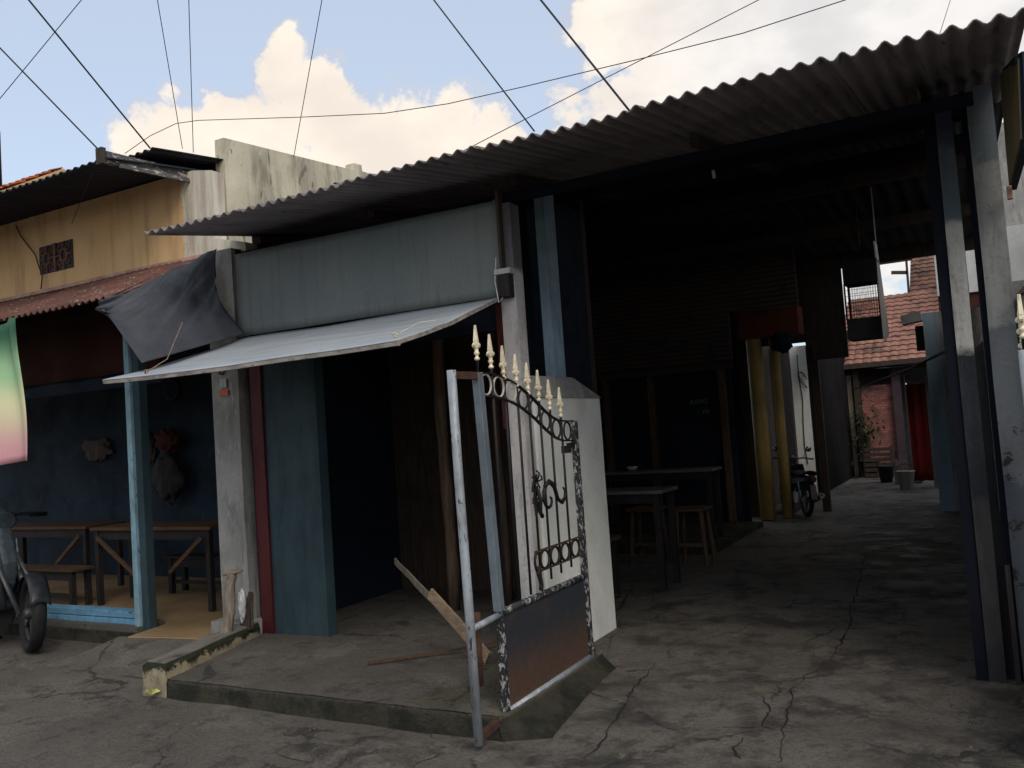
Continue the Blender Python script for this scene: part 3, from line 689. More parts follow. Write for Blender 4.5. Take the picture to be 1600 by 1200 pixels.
def make_gate(label, group):
    X = -2.1
    g = thing('iron_gate', (X, 4.58, 0), label, 'gate', group)
    # near round pipe post and short bracket
    m = MB().tube([(X, 3.31, .03), (X, 3.30, .6), (X, 3.285, 1.2), (X, 3.28, 1.695)], .021, 14); m.build('pipe_post', 'galv', g)
    m = MB().bar((X, 3.30, 1.672), (X, 3.49, 1.675), .03, .034); m.build('top_bracket', 'rust_iron', g)
    m = MB().tube([(X, 3.315, .535), (X, 3.56, .545)], .016, 8); m.build('middle_bracket', 'galv', g)
    m = MB().bar((X, 3.32, .055), (X, 3.56, .085), .03, .03); m.build('bottom_bracket', 'rust_iron', g)
    # near stile: upper blue pipe, lower chipped flat
    m = MB().bar((X, 3.505, 1.69), (X, 3.562, .562), .04, .045, up=(0, 1, 0)); m.build('stile', 'pipe_blue', g, .004)
    m = MB().box((X - .016, 3.548, .06), (X + .016, 3.582, .56)); m.build('lower_stile', 'chipped', g, .003)
    m = MB().tube([(X - .05, 3.44, .58), (X - .05, 3.43, .25)], .018, 8); m.build('hinge_rod', 'rust_iron', g)
    m = MB().box((X - .014, 4.525, .08), (X + .014, 4.575, 1.44)); m.build('stile', 'chipped', g, .003)
    m = MB().bar((X, 4.45, 1.30), (X, 4.54, 1.30), .02, .03); m.box((X - .02, 4.40, 1.26), (X + .02, 4.45, 1.30)); m.build('latch', 'iron', g)
    # rails
    m = MB().tube([(X, 3.585, .552), (X, 4.524, .552)], .018, 8); m.build('middle_rail', 'chipped', g)
    m = MB().tube([(X, 3.585, .088), (X, 4.56, .096)], .020, 10); m.build('bottom_rail', 'galv', g)
    m = MB().box((X - .003, 3.584, .105), (X + .003, 4.524, .540)); m.build('lower_panel', 'panel', g)
    m = MB(); m.box((X - .01, 4.58, .10), (X + .01, 4.60, .13)); m.build('foot_bolt', 'rust_iron', g)
    # bands
    N = 28
    for off, nm in ((0, 'upper_band'), (-.112, 'lower_band')):
        m = MB(); pts = [(X, 3.53 + (4.525 - 3.53) * i / N) for i in range(N + 1)]
        P = [Vector((X, y, arch(y - (.02 if off else 0)) + off)) for _, y in pts]
        for a, b in zip(P, P[1:]):
            m.bar(a, b + (b - a) * .12, .018, .008)
        m.build(nm, 'iron', g)
    bars = [3.513, 3.641, 3.761, 3.889, 4.009, 4.129, 4.252, 4.383]
    tops = [1.917, 1.882, 1.832, 1.796, 1.755, 1.721, 1.672, 1.631]
    for k, (y, zt) in enumerate(zip(bars, tops)):
        zb = .575 if k < 4 else (.600 + .01 * (k - 4))
        if k == 0: zb = 1.69
        m = MB(); yy = y + .0
        m.tube([(X, yy, zt - .165), (X, yy, (zt + zb) / 2), (X, yy, zb)], .0068, 8)
        br = m.build('bar', 'iron', g)
        spear(MB(), X, yy, zt - .17, zt).build('spear_finial', 'gold', br)
    # rings under the upper band
    for k in range(8):
        y = (bars[k] + bars[k + 1]) / 2 if k < 7 else 4.455
        zc = (arch(y) + arch(y - .02) - .112) / 2; ry = .050 if k < 7 else .045
        pts = [(X, y + ry * math.cos(a), zc + .050 * math.sin(a)) for a in [2 * PI * i / 24 for i in range(24)]]
        MB().tube(pts, .0055, 8, True).build('ring', 'cream_ring' if k < 3 else 'iron', g)
    # ring rail lower down
    m = MB().bar((X, 3.97, .776), (X, 4.524, .778), .016, .007); m.build('ring_rail', 'rust_iron', g)
    m = MB().bar((X, 3.97, .672), (X, 4.524, .676), .016, .007); m.build('ring_rail', 'rust_iron', g)
    for k, y in enumerate((3.985, 4.069, 4.190, 4.318, 4.450)):
        pts = [(X, y + (.052 if k else .03) * math.cos(a), .724 + .047 * math.sin(a)) for a in [2 * PI * i / 22 for i in range(22)]]
        MB().tube(pts, .0075, 8, True).build('ring', 'iron', g)
    # vertical curly bar end
    m = MB(); m.tube([(X, 3.99, .70), (X, 3.985, .66), (X, 4.0, .635), (X, 4.01, .60), (X, 4.0, .575)], .012, 8); m.build('bar_end', 'iron', g)
    # scroll ornament
    m = MB()
    c = (4.155, 1.03)
    sp = [(c[0] + r * math.cos(a), c[1] + r * math.sin(a)) for r, a in [(.014 + .0085 * i, PI * .2 - i * .62) for i in range(11)]]
    m.tube([(X + .008, y, z) for y, z in sp], .010, 8, rs=[.006 + .0006 * i for i in range(11)])
    tail = [(4.10, 1.10), (4.16, 1.125), (4.22, 1.085), (4.25, 1.02), (4.30, .995), (4.345, 1.02), (4.35, 1.06), (4.325, 1.075)]
    m.tube([(X + .010, y, z) for y, z in tail], .010, 8, rs=[.008, .011, .012, .011, .011, .010, .008, .005])
    m.tube([(X + .008, y, z) for y, z in [(4.03, 1.09), (4.05, 1.03), (4.04, .97), (4.06, .945)]], .011, 8)
    m.build('scroll_ornament', 'iron', g)
    m = MB()
    for k in range(5):
        a = k * 1.2; m.tube([(X, 4.04, 1.13), (X + .01, 4.04 + .04 * math.cos(a), 1.14 + .035 * math.sin(a)), (X, 4.04 + .055 * math.cos(a + .4), 1.14 + .05 * math.sin(a + .4))], .005, 6)
    for k in range(9):
        cy, cz = 4.0 + random.uniform(-.035, .03), .96 + .02 * k
        m.prism([(X - .004, cy, cz), (X - .004, cy + .03, cz + .02), (X - .004, cy + .035, cz + .05), (X - .004, cy + .005, cz + .03)], (.012, 0, 0))
    m.build('leaf_ornament', 'iron', g)
    return g
gate = make_gate('half open black iron gate leaf with gold spear tips before the white half wall', 'iron gate leaves of the alley')
g2 = copy_tree(gate)
g2['label'] = 'gold tipped iron gate leaf cut off at the right edge of the photo'
g2.location = (.172, 4.84, -.13); g2.rotation_euler = (0, 0, R(-2.0))

# ------------------------------------------------------------------ loose timber
def rough_beam(name, mat, pts, w, h, label, cat):
    m = MB()
    P = [Vector(p) for p in pts]
    for a, b in zip(P, P[1:]): m.bar(a, b, w, h)
    m.subdiv(3).jitter(.010, 8)
    return tag(m.build(name, mat), label, cat)
rough_beam('timber_plank', 'wood_tan', [(-3.06, 4.38, .455), (-2.6, 4.25, .075 + .06)], .018, .075, 'pale tan plank leaning with its foot behind the gate pipe post', 'plank')
rough_beam('timber_plank', 'wood_grey', [(-3.70, 4.9, .56), (-3.40, 4.66, .50), (-3.07, 4.40, .42)], .012, .045, 'splintered grey stick lying across the top of the tan plank', 'stick')
rough_beam('timber_stick', 'wood_orange', [(-3.30, 4.05, .112), (-2.84, 4.47, .125), (-2.6, 4.7, .13)], .012, .014, 'thin reddish stick lying flat on the slab floor', 'stick')
m = MB()
zz = [0.095, .2, .32, .42, .5, .56]
m.tube([(-4.62 + .012 * math.sin(z * 22) - z * .03 + .02, 4.16 + z * .22, z) for z in zz], .04, 9, rs=[.046, .044, .036, .034, .032, .030])
m.subdiv(2).jitter(.008, 14); lg = m.build('log_post', 'wood_grey')
tag(lg, 'short rough wooden stake leaning against the grey pillar', 'stake')
MB().tube([(-4.70, 4.28, .555), (-4.62, 4.285, .57), (-4.53, 4.29, .585)], .016, 7, rs=[.008, .02, .010]).build('crosspiece', 'wood_tan', lg)
# bag stuffed behind stake
def blob(c, r, seed, name, mat, label, cat):
    m = MB()
    def fn(u, v):
        a = 2 * PI * u; b = PI * v - PI / 2
        d = Vector((math.cos(a) * math.cos(b), math.sin(a) * math.cos(b), math.sin(b)))
        k = 1 + .45 * noise.noise(d * 2.2 + Vector((seed, 0, 0))) + .2 * noise.noise(d * 6 + Vector((seed, 3, 0)))
        return Vector(c) + Vector((d.x * r[0], d.y * r[1], d.z * r[2])) * k
    m.grid(fn, 28, 18); bmesh.ops.remove_doubles(m.b, verts=m.b.verts, dist=.0005)
    return tag(m.build(name, mat), label, cat)
blob((-4.60, 4.34, .34), (.022, .03, .10), 3, 'plastic_bag', 'bag', 'crumpled white plastic bag tucked behind the wooden stake', 'bag')
m = MB()
for k in range(7):
    a = Vector((-4.66 + .02 * k, 4.36, .12 + .01 * k)); b = a + Vector((.10 - .02 * k, .03, .30 - .02 * k)); m.bar(a, b, .012, .03)
m.jitter(.01, 12); tag(m.build('scrap_bundle', 'dark_brown'), 'dark bundle of split scrap wood at the foot of the grey pillar', 'scrap wood')

# ------------------------------------------------------------------ YELLOW BUILDING with left stall
yb = thing('ochre_building', W0, 'ochre painted building with blue open stall below and dark corrugated roof', 'building')
m = MB(); m.prism([(-12, 4.60, 2.86), (-5.02, 4.60, 2.86), (-4.97, 4.60, 2.2), (-4.66, 4.60, 2.2), (-4.66, 4.60, 2.92), (-4.97, 4.60, 3.0), (-4.97, 4.60, 3.52), (-5.18, 4.60, 3.56), (-12, 4.60, 3.58)], (0, .12, 0)); m.build('front_wall', 'ochre', yb)
# parapet wall going back
m = MB(); m.prism([(-5.14, 4.90, 2.4), (-5.14, 9.5, 2.4), (-5.14, 9.5, 4.22), (-5.14, 6.9, 4.04), (-5.14, 6.66, 4.03), (-5.14, 6.65, 4.09), (-5.14, 6.53, 4.08), (-5.14, 6.52, 4.01), (-5.14, 4.90, 3.89)], (-.10, 0, 0)); m.build('parapet_wall', 'stucco', yb)
# roof
for i, (a, b) in enumerate(((-12, -9.4), (-9.45, -7.2), (-7.25, -5.20))):
    m = MB(); corr(m, a, b, (3.90, 3.49 + .004 * i), (5.4, 3.69), wob=.015); m.build('roof_sheet', 'corr_dark', yb)
m = MB(); corr(m, -7.0, -5.15, (4.236, 3.632), (5.6, 3.80), wob=.008); m.build('upper_roof_sheet', 'corr_dark', yb)
m = MB().bar((-5.25, 3.91, 3.505), (-5.25, 4.88, 3.545), .03, .085); m.subdiv(4).jitter(.006, 9); m.build('fascia_board', 'fascia', yb)
m = MB().bar((-5.21, 4.0, 3.46), (-5.21, 4.88, 3.50), .02, .03); m.subdiv(4).jitter(.005, 9); m.build('fascia_board', 'fascia', yb)
MB().box((-5.30, 3.87, 3.455), (-5.235, 3.905, 3.57)).build('fascia_end', 'dark_brown', yb)
# vent block (carved breeze blocks)
vb = MB()
vx0, vx1, vz0, vz1 = -7.095, -6.64, 3.035, 3.275
vo = MB().box((vx0, 4.592, vz0), (vx1, 4.599, vz1)).build('vent_block', 'black', yb)
g_ = MB()
for (a, b) in ((vx0 + .01, (vx0 + vx1) / 2 - .012), ((vx0 + vx1) / 2 + .012, vx1 - .01)):
    cx = (a + b) / 2; cz = (vz0 + vz1) / 2
    g_.tube([(cx + .045 * math.cos(t), 4.586, cz + .05 * math.sin(t)) for t in [2 * PI * i / 14 for i in range(14)]], .010, 6, True)
    for t in (0, PI / 2, PI, 1.5 * PI):
        g_.bar((cx + .05 * math.cos(t), 4.586, cz + .055 * math.sin(t)), (cx + .10 * math.cos(t), 4.586, cz + .115 * math.sin(t)), .012, .018, up=(0, 1, 0))
    for t in (PI / 4, 3 * PI / 4, 5 * PI / 4, 7 * PI / 4):
        g_.tube([(cx + .075 * math.cos(t) + .022 * math.cos(s), 4.586, cz + .085 * math.sin(t) + .022 * math.sin(s)) for s in [2 * PI * i / 10 for i in range(10)]], .006, 5, True)
g_.box(((vx0 + vx1) / 2 - .012, 4.575, vz0), ((vx0 + vx1) / 2 + .012, 4.59, vz1))
g_.build('grille', wear('vent_terracotta', (.16, .075, .055), (.06, .03, .03), .6, 8), vo)
# stall interior
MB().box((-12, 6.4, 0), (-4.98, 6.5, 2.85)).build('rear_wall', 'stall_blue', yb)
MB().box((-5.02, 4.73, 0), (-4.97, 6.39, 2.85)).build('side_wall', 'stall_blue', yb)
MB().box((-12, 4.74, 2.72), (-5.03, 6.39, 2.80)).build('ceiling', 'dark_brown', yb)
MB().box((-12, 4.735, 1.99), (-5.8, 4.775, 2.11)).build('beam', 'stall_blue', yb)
m = MB(); m.grid(lambda u, v: Vector((-12 + 6.25 * u, 4.70 + .02 * math.sin(u * 60), 2.10 + .62 * v)), 80, 6); m.solid(.004); m.build('valance_cloth', 'brown_red', yb)
MB().box((-12, 4.28, -.02), (-4.98, 6.39, .118)).build('floor', 'tile_floor', yb) if 0 else None
m = MB(); m.prism([(-5.62, 4.20, -.02), (-4.99, 4.30, -.02), (-4.99, 6.39, -.02), (-12, 6.39, -.02), (-12, 4.62, -.02), (-5.70, 4.62, -.02)], (0, 0, .125)); m.build('tiled_floor', 'tile_floor', yb)
m = MB(); m.box((-12, 4.36, -.02), (-5.73, 4.615, .125)); m.subdiv(4).jitter(.008, 6); m.build('plinth', 'slab', yb)
m = MB().box((-12, 4.44, .172), (-5.80, 4.55, .222)); m.jitter(.004, 2); m.build('sill_board', 'sill_blue', yb, .004)
m = MB().box((-12, 4.43, .126), (-5.80, 4.555, .166)); m.build('sill_board', 'sill_blue', yb, .004)
m = MB().box((-5.80, 4.40, .05), (-5.745, 4.50, 2.74)); m.build('corner_post', 'sky_blue_paint', yb, .004)
m = MB().box((-5.742, 4.425, .05), (-5.67, 4.50, 2.74)); m.build('corner_post', 'cyan_wall' if 0 else 'teal', yb, .004)
# rusty canopy over stall
rc = thing('rusty_canopy', W0, 'rusty corrugated canopy strip sloping out from the ochre wall above the stall', 'canopy')
for i, (a, b) in enumerate(((-12, -8.4), (-8.45, -6.6), (-6.65, -5.27))):
    m = MB(); corr(m, a, b, (3.90, 2.505 + .006 * i), (4.585, 2.865), pitch=.075, amp=.013, wob=.02); m.build('sheet', 'rust', rc)
m = MB(); m.prism([(-5.29, 3.92, 2.512), (-5.28, 4.58, 2.868), (-4.92, 4.58, 2.868)], (0, 0, .006)); m.build('corner_sheet', 'rust', rc)
m = MB(); m.bar((-12, 4.585, 2.885), (-4.95, 4.585, 2.885), .02, .03); m.subdiv(6).jitter(.008, 4); m.build('flashing_strip', wear('pale_rusty_flashing', (.42, .27, .22), (.2, .08, .05), .7, 4), rc)
# tarp
def tarp_f(u, v):
    top = Vector((-5.27, 3.90, 2.49)).lerp(Vector((-4.80, 4.46, 2.87)), u)
    if u < .55: bot = Vector((-5.25, 3.84, 2.44)).lerp(Vector((-4.60, 3.62, 1.985)), (u / .55) ** 1.2)
    else: bot = Vector((-4.60, 3.62, 1.985)).lerp(Vector((-4.52, 4.42, 2.215)), (u - .55) / .45)
    p = top.lerp(bot, v)
    p += Vector((-.05, -.04, -.03)) * math.sin(v * PI) * (1 if u < .9 else .5)
    p += Vector((-.05, -.04, 0)) * math.sin(v * PI) * max(0, u - .7) / .3
    n_ = noise.noise(Vector((u * 6 + v * 2, v * 2.2, 3))); n2 = noise.noise(Vector((u * 16 + v * 9, v * 3, 9)))
    return p + Vector((.3, -1, .4)) * (.055 * n_ + .030 * n2) * math.sin(PI * min(1, v + .15))
m = MB().grid(tarp_f, 60, 40).solid(.003); tag(m.build('tarpaulin', 'tarp'), 'dark grey tarpaulin sagging between rusty canopy and pale awning flap', 'tarpaulin')
# banner at left
m = MB().grid(lambda u, v: Vector((-7.4 + 1.26 * u + .03 * u * math.sin(v * 5), 3.80 + (.05 * math.sin(u * 15 + v * 1.5) + .02 * math.sin(u * 37 + 2 * v)) * (1.1 - .5 * v), 1.40 + 1.05 * v + .02 * u + .015 * math.sin(u * 15))), 40, 20).solid(.002)
tag(m.build('cloth_banner', 'banner'), 'green to pink printed cloth banner hanging at the left edge', 'banner')
MB

def apron(u, v):
    x = -5.72 + 1.1 * u; y = 3.75 + (4.20 + .10 * u - 3.75 + .01) * v
    return Vector((x - .25 * (1 - v) * (1 - u), y, -.012 + .115 * v ** 1.5 * (1 if v < 1 else .97) + .006 * noise.noise(Vector((x * 4, y * 4, 1)))))
struct(MB().grid(apron, 30, 20).build('threshold_ramp', 'street'))
# furniture in the left stall
def table(name, x0, x1, y0, y1, h, top, leg, label, group=None, brace=False, ht=.03, lw=.045, z0=.11, topmat=None, legs=True, cat='table'):
    t = thing(name, ((x0 + x1) / 2, (y0 + y1) / 2, z0), label, cat, group)
    MB().box((x0, y0, h - ht), (x1, y1, h)).build('tabletop' if cat == 'table' else 'seat', top, t, .004)
    for x in (x0 + .06, x1 - .06):
        for y in (y0 + .04, y1 - .04):
            MB().box((x - lw / 2, y - lw / 2, z0), (x + lw / 2, y + lw / 2, h - ht - .001)).build('leg', leg, t)
    MB().box((x0 + .06, y0 + .03, h - ht - .08), (x1 - .06, y0 + .05, h - ht - .002)).build('apron', leg, t)
    if brace:
        MB().bar((x0 + .10, y0 + .0, h - .09), (x0 + .58, y0 + .0, h - .40), .02, .035).build('brace', 'wood_orange', t)
        MB().bar((x1 - .10, y0 + .0, h - .09), (x1 - .50, y0 + .0, h - .38), .02, .035).build('brace', 'wood_orange', t)
    else: MB().bar((x0 + .06, y0 + .05, z0 + (h - z0) * .3), (x1 - .06, y0 + .05, z0 + (h - z0) * .3), .02, .03).build('stretcher', leg, t)
    return t
table('stall_table', -7.15, -5.62, 5.0, 5.42, .80, 'wood_orange', 'table_dark', 'brown wooden table with slanted brace just behind the light blue post', brace=True)
table('stall_table', -9.6, -7.85, 5.45, 5.9, .76, 'wood_orange', 'table_dark', 'long brown table deeper in the blue stall behind the parked motorbike', brace=True)
table('stall_bench', -6.9, -5.5, 4.82 + .75, 5.05 + .75, .46, 'table_dark', 'table_dark', 'dark bench behind the braced table in the blue stall', cat='bench', ht=.025)
table('stall_bench', -8.6, -7.2, 4.85, 5.08, .45, 'wood_orange', 'table_dark', 'low dark bench between light blue sill and the rear wall of the stall', cat='bench', ht=.025)
# wall things
ck = thing('wall_clock', (-7.65, 6.39, 2.1), 'dark round wall clock on the blue rear wall of the stall', 'clock')
MB().lathe([(.11, -.03), (.12, -.02), (.12, 0), (.10, 0)], (-7.65, 6.39, 2.10), 24, 'Y').build('rim', 'dark_brown', ck); MB().lathe([(.095, -.034), (.095, -.028)], (-7.65, 6.39, 2.10), 24, 'Y').build('face', 'stall_blue', ck)
blob((-7.63, 6.28, 1.55), (.17, .06, .13), 8, 'red_helmet', 'brown_red', 'dull red rounded bundle hanging on the blue wall under the clock', 'bundle')
blob((-7.63, 6.27, 1.18), (.20, .07, .26), 12, 'hanging_jacket', 'table_dark', 'dark jacket hanging below the red bundle in the stall', 'jacket')
blob((-8.9, 6.37, 1.52), (.24, .025, .13), 31, 'hanging_bag', 'dark_brown', 'dull brown bag hanging on the blue wall nearer the banner', 'bag')
blob((-8.05, 6.37, 1.50), (.10, .025, .16), 44, 'hanging_bag', 'dark_brown', 'narrow dark bag hanging on the blue wall just left of the light blue post', 'bag')
# ------------------------------------------------------------------ dining bay furniture
table('dining_table', -3.75, -2.44, 6.92, 7.36, .83, 'table_top', 'table_dark', 'nearer dark dining table with grey top beside the alley', 'dining tables beside the alley', lw=.05, z0=0)
table('dining_table', -4.1, -2.72, 9.42, 9.82, .845, 'table_top', 'table_dark', 'farther dark dining table with grey top, behind the nearer one', 'dining tables beside the alley', lw=.05, z0=.056)
table('low_bench', -3.7, -2.72, 6.42, 6.66, .50, 'wood_orange', 'table_dark', 'low orange brown bench in front of the nearer dining table', cat='bench', z0=0)
def stool(x, y, s, label, z0=0):
    t = thing('wooden_stool', (x, y, z0), label, 'stool', 'wooden stools by the dining tables')
    MB().box((x - .17, y - .14, z0 + .52), (x + .17, y + .14, z0 + .55)).build('seat', 'wood_orange', t, .005)
    for a in (-1, 1):
        for b in (-1, 1):
            MB().bar((x + .12 * a, y + .10 * b, z0 + .519), (x + .15 * a, y + .13 * b, z0), .035, .035).build('leg', 'bamboo', t)
    MB().bar((x - .13, y - .12, z0 + .2), (x + .13, y - .12, z0 + .2), .02, .03).build('stretcher', 'bamboo', t)
stool(-2.62, 8.25, 1, 'brown wooden stool standing between the two dining tables')
stool(-3.1, 8.3, 1, 'second wooden stool left of the one between the tables')
# pale bowl on back table
o = MB().lathe([(.02, 0), (.05, .02), (.07, .05), (.066, .052), (.045, .025), (.015, .012)], (-3.72, 9.6, .846), 18).build('small_bowl', 'pvc'); tag(o, 'small white bowl on the farther dining table', 'bowl')

# ------------------------------------------------------------------ yellow gateway
gw = thing('yellow_gateway', W0, 'pair of yellow ochre columns under a dull orange lintel on the left of the alley', 'gateway')
m = MB().tube([(-2.70, 11.8, 0), (-2.70, 11.8, 2.42)], .10, 18); m.build('column', 'yellow_paint', gw)
m = MB().tube([(-2.47, 11.95, 0), (-2.47, 11.95, 2.42)], .065, 14); m.build('column', 'yellow_paint', gw)
m = MB().box((-2.86, 11.7, 2.425), (-2.08, 12.05, 2.80)); m.build('lintel', 'orange_paint', gw, .01)
MB().box((-2.62, 12.3, 0), (-2.50, 13.0, 2.3)).build('side_wall', 'dark_brown', gw)
MB().box((-3.0, 12.1, 0), (-2.72, 12.16, 2.42)).build('door_panel', 'dark_brown', gw)
blob((-2.30, 11.66, 2.33), (.13, .06, .13), 21, 'hanging_sack', 'navy', 'dark blue sack hanging under the orange lintel', 'sack')
# passage wall slab
ps = thing('passage_wall', W0, 'narrow pale plaster wall end with a cable, beyond the yellow columns', 'wall')
m = MB().box((-3.3, 15.6, 0), (-2.70, 15.75, 2.55)); m.subdiv(3).jitter(.01, 5); m.build('wall_end', 'white_plaster', ps)
m = MB().tube([(-2.83 + .02 * math.sin(z * 5), 15.585, z) for z in [2.4, 2.0, 1.6, 1.2, .8, .5]], .008, 6); m.build('cable', 'cable', ps)
MB().tube([(-2.78 + .07 * math.cos(k * .9), 15.56, 1.95 + .15 * math.sin(k * .7)) for k in range(14)], .007, 5).build('cable_coil', 'cable', ps)
al_ = thing('alley_side_wall', W0, 'long dark stained wall along the far left side of the alley', 'wall')
MB().box((-2.69, 15.62, 0), (-2.55, 22.2, 3.1)).build('wall_body', wear('stained_brown_wall', (.016, .015, .015), (.009, .008, .008), .7, 1.2, .95, spec=.03), al_)
MB().box((-3.2, 12.56, 0), (-2.97, 15.6, 4.2)).build('wall_return', 'dark_brown', al_)
MB().box((-2.549, 19.2, 0), (-2.46, 19.35, 2.1)).build('post', 'wood_grey', al_)
o = None
MB().prism([(-2.9, 12.44, 2.36), (-2.06, 12.44, 2.36), (-2.06, 12.44, 2.1), (-1.60, 12.44, 2.1), (-1.60, 12.44, 3.46), (-2.9, 12.44, 3.46)], (0, .05, 0)).build('hanging_panel', 'dark_brown', al_)
MB().box((-2.12, 12.56, 0), (-2.02, 12.66, 2.3)).build('post', 'dark_brown', al_)
# upper shed over passage (dark)
MB().box((-2.68, 13.0, 2.7), (-2.10, 15.5, 2.76)).build('loft_board', 'dark_brown', al_)

# far houses
def tile_roof(m, x0, x1, pf, pb, px=.17, rows=.21):
    dy = pb[0] - pf[0]; dz = pb[1] - pf[1]; L = math.hypot(dy, dz); n = int((x1 - x0) / px * 8); r = int(L / rows)
    ny, nz = -dz / L, dy / L
    k = MB()
    def fn(i, j2):
        x = x0 + (x1 - x0) * i / n; j = (j2 + 1) // 2; t = min(1, j / r)
        h = .024 * abs(math.sin(PI * x / px)) ** .8 + .0
        lift = .028 if j2 % 2 == 0 else 0.0
        row = (j2) // 2
        h += lift + .008 * noise.noise(Vector((math.floor(x / px) * 3.1, row * 2.7, 0)))
        return Vector((x, pf[0] + dy * t + ny * h, pf[1] + dz * t + nz * h))
    g = [[k.b.verts.new(fn(i, j)) for j in range(2 * r)] for i in range(n + 1)]
    for i in range(n):
        for j in range(2 * r - 1): k.b.faces.new((g[i][j], g[i + 1][j], g[i + 1][j + 1], g[i][j + 1]))
    k.solid(.012)
    me = D.meshes.new('t'); k.b.to_mesh(me); k.b.free(); m.b.from_mesh(me); D.meshes.remove(me); return m
fh = thing('far_tiled_house', W0, 'house at the far end of the alley with terracotta tiled roof and pink brick panel', 'house')
tile_roof(MB(), -2.7, .8, (19.0, 2.27), (21.9, 3.95)).build('roof', 'tile_clean', fh)
MB().box((-2.54, 19.5, 0), (-2.32, 19.6, 2.35)).build('wall', 'dark_brown', fh)
MB().box((-2.32, 19.52, 1.85), (.8, 19.6, 2.35)).build('wall', 'dark_brown', fh)
MB().box((-2.30, 19.3, .0), (-1.70, 19.36, 1.85)).build('brick_panel', 'brick', fh)
MB().box((-1.69, 19.2, 0), (-1.45, 19.45, 2.2)).build('post', wear('purple_grey_post', (.07, .045, .055), (.03, .02, .02), .5, 3), fh)
MB().box((-2.42, 19.15, 0), (-2.31, 19.3, 2.2)).build('post', 'dark_brown', fh)
MB().box((-1.44, 19.5, 0), (.8, 19.6, 1.85)).build('wall', 'dark_brown', fh)
m = MB(); m.bar((-2.7, 18.95, 2.26), (.8, 18.95, 2.28), .04, .1); m.build('eave_board', 'dark_brown', fh)
fh2 = thing('rear_tiled_house', W0, 'taller house behind with lichened brown tiled roof', 'house')
tile_roof(MB(), -1.38, 1.6, (21.95, 3.90), (24.9, 5.95)).build('roof', 'tile_old', fh2)
MB().box((-1.2, 22.0, 0), (1.6, 24.6, 3.7)).build('wall', 'pale_grey', fh2)
MB().box((-1.37, 24.95, 3.2), (1.6, 25.1, 5.8)).build('wall', 'pale_grey', fh2)
m = MB(); m.bar((-1.42, 22.3, 3.6), (-1.40, 22.3, 5.0), .05, .05); m.bar((-1.75, 22.3, 4.55), (-1.40, 22.3, 4.5), .05, .08); m.build('porch_post', 'dark_brown', fh2)
MB().box((-2.4, 22.2, 4.86), (-1.3, 22.9, 4.98)).build('porch_roof', wear('pink_grey_board', (.22, .16, .15), (.1, .08, .08), .5, 3), fh2)
bw = thing('blue_wall', W0, 'faded blue wall end standing at the right of the far alley', 'wall')
m = MB().box((-.655, 12.4, 0), (-.48, 13.6, 2.57)); m.subdiv(4).jitter(.01, 4); m.build('wall_body', 'cyan_wall', bw)
m = MB().box((-.478, 12.42, 0), (.5, 12.6, 2.57)); m.build('wall_body', 'grey_plaster', bw)
MB().bar((-.9, 12.4, 2.50), (-.66, 12.4, 2.53), .25, .12).build('ledge', 'pale_grey', bw)
MB().box((-.76, 12.5, 2.1), (-.665, 12.7, 2.42)).build('bracket', 'dark_brown', bw)
rd = MB().grid(lambda u, v: Vector((-1.20 + .30 * u, 16.0 + .03 * math.sin(u * 12), .12 + 1.62 * v)), 24, 8).solid(.004)
tag(rd.build('red_curtain', 'red_cloth'), 'bright red sheet hanging in front of the far doorway', 'curtain')
m = MB(); m.box((-.90, 15.95, 0), (-.82, 16.05, 1.95)); m.box((-1.27, 15.95, 0), (-1.21, 16.05, 1.9)); m.box((-1.27, 15.96, 1.9), (-.6, 16.04, 2.0)); tag(m.build('door_frame', 'cyan_dull'), 'pale timber frame around the red curtain', 'frame')
# sagging canopy by the red curtain
m = MB().grid(lambda u, v: Vector((-1.55 + 1.0 * u, 15.0 + 1.2 * v, 2.02 + .12 * u + .05 * v - .05 * math.sin(u * PI))), 12, 6).solid(.02); tag(m.build('lean_to_canopy', 'corr_dark'), 'dark sagging lean-to canopy above the red curtain', 'canopy')
nb = thing('neighbour_wall', W0, 'grey and white plaster wall seen through the gap beside the right post', 'wall')
MB().box((-.5, 13.7, 0), (3, 13.8, 2.9)).build('wall_body', 'brown_red', nb); MB().box((-.5, 13.66, 2.905), (3, 13.8, 3.75)).build('wall_body', 'pale_grey', nb); MB().box((-.5, 13.7, 3.76), (3, 13.8, 5.2)).build('wall_body', 'grey_plaster', nb)
# clutter by the red curtain
def bucket(x, y, label, mat='pale_grey', h=.3):
    t = thing('bucket', (x, y, 0), label, 'bucket', 'buckets at the end of the alley')
    MB().lathe([(.10, .01), (.14, h), (.15, h), (.15, h + .015), (.135, h + .015), (.095, .03)], (x, y, 0), 16).build('pail', mat, t)
    MB().tube([(x + .14 * math.cos(a), y, h + .01 + .12 * math.sin(a)) for a in [PI * k / 10 for k in range(11)]], .005, 5).build('handle', 'iron', t)
bucket(-1.30, 15.7, 'pale bucket by the red curtain'); bucket(-1.75, 17.2, 'dark bucket farther down the alley', 'dark_plastic')
def crate(x, y, w, h, label, mat):
    t = thing('wooden_crate', (x, y, 0), label, 'crate', 'crates at the end of the alley')
    for sx in (-1, 1):
        for sy in (-1, 1): MB().box((x + sx * w / 2 - .02, y + sy * .18 - .02, 0), (x + sx * w / 2 + .02, y + sy * .18 + .02, h)).build('corner_post', mat, t)
    n = int(h / .1)
    for k in range(n):
        MB().box((x - w / 2, y - .215, .03 + k * .1), (x + w / 2, y - .201, .10 + k * .1)).build('slat', mat, t)
    MB().box((x - w / 2 + .02, y - .18, .02), (x + w / 2 - .02, y + .18, .04)).build('base', mat, t)
crate(-2.0, 18.6, .5, .62, 'tall dark slatted crate in front of the pink brick panel', 'dark_brown')
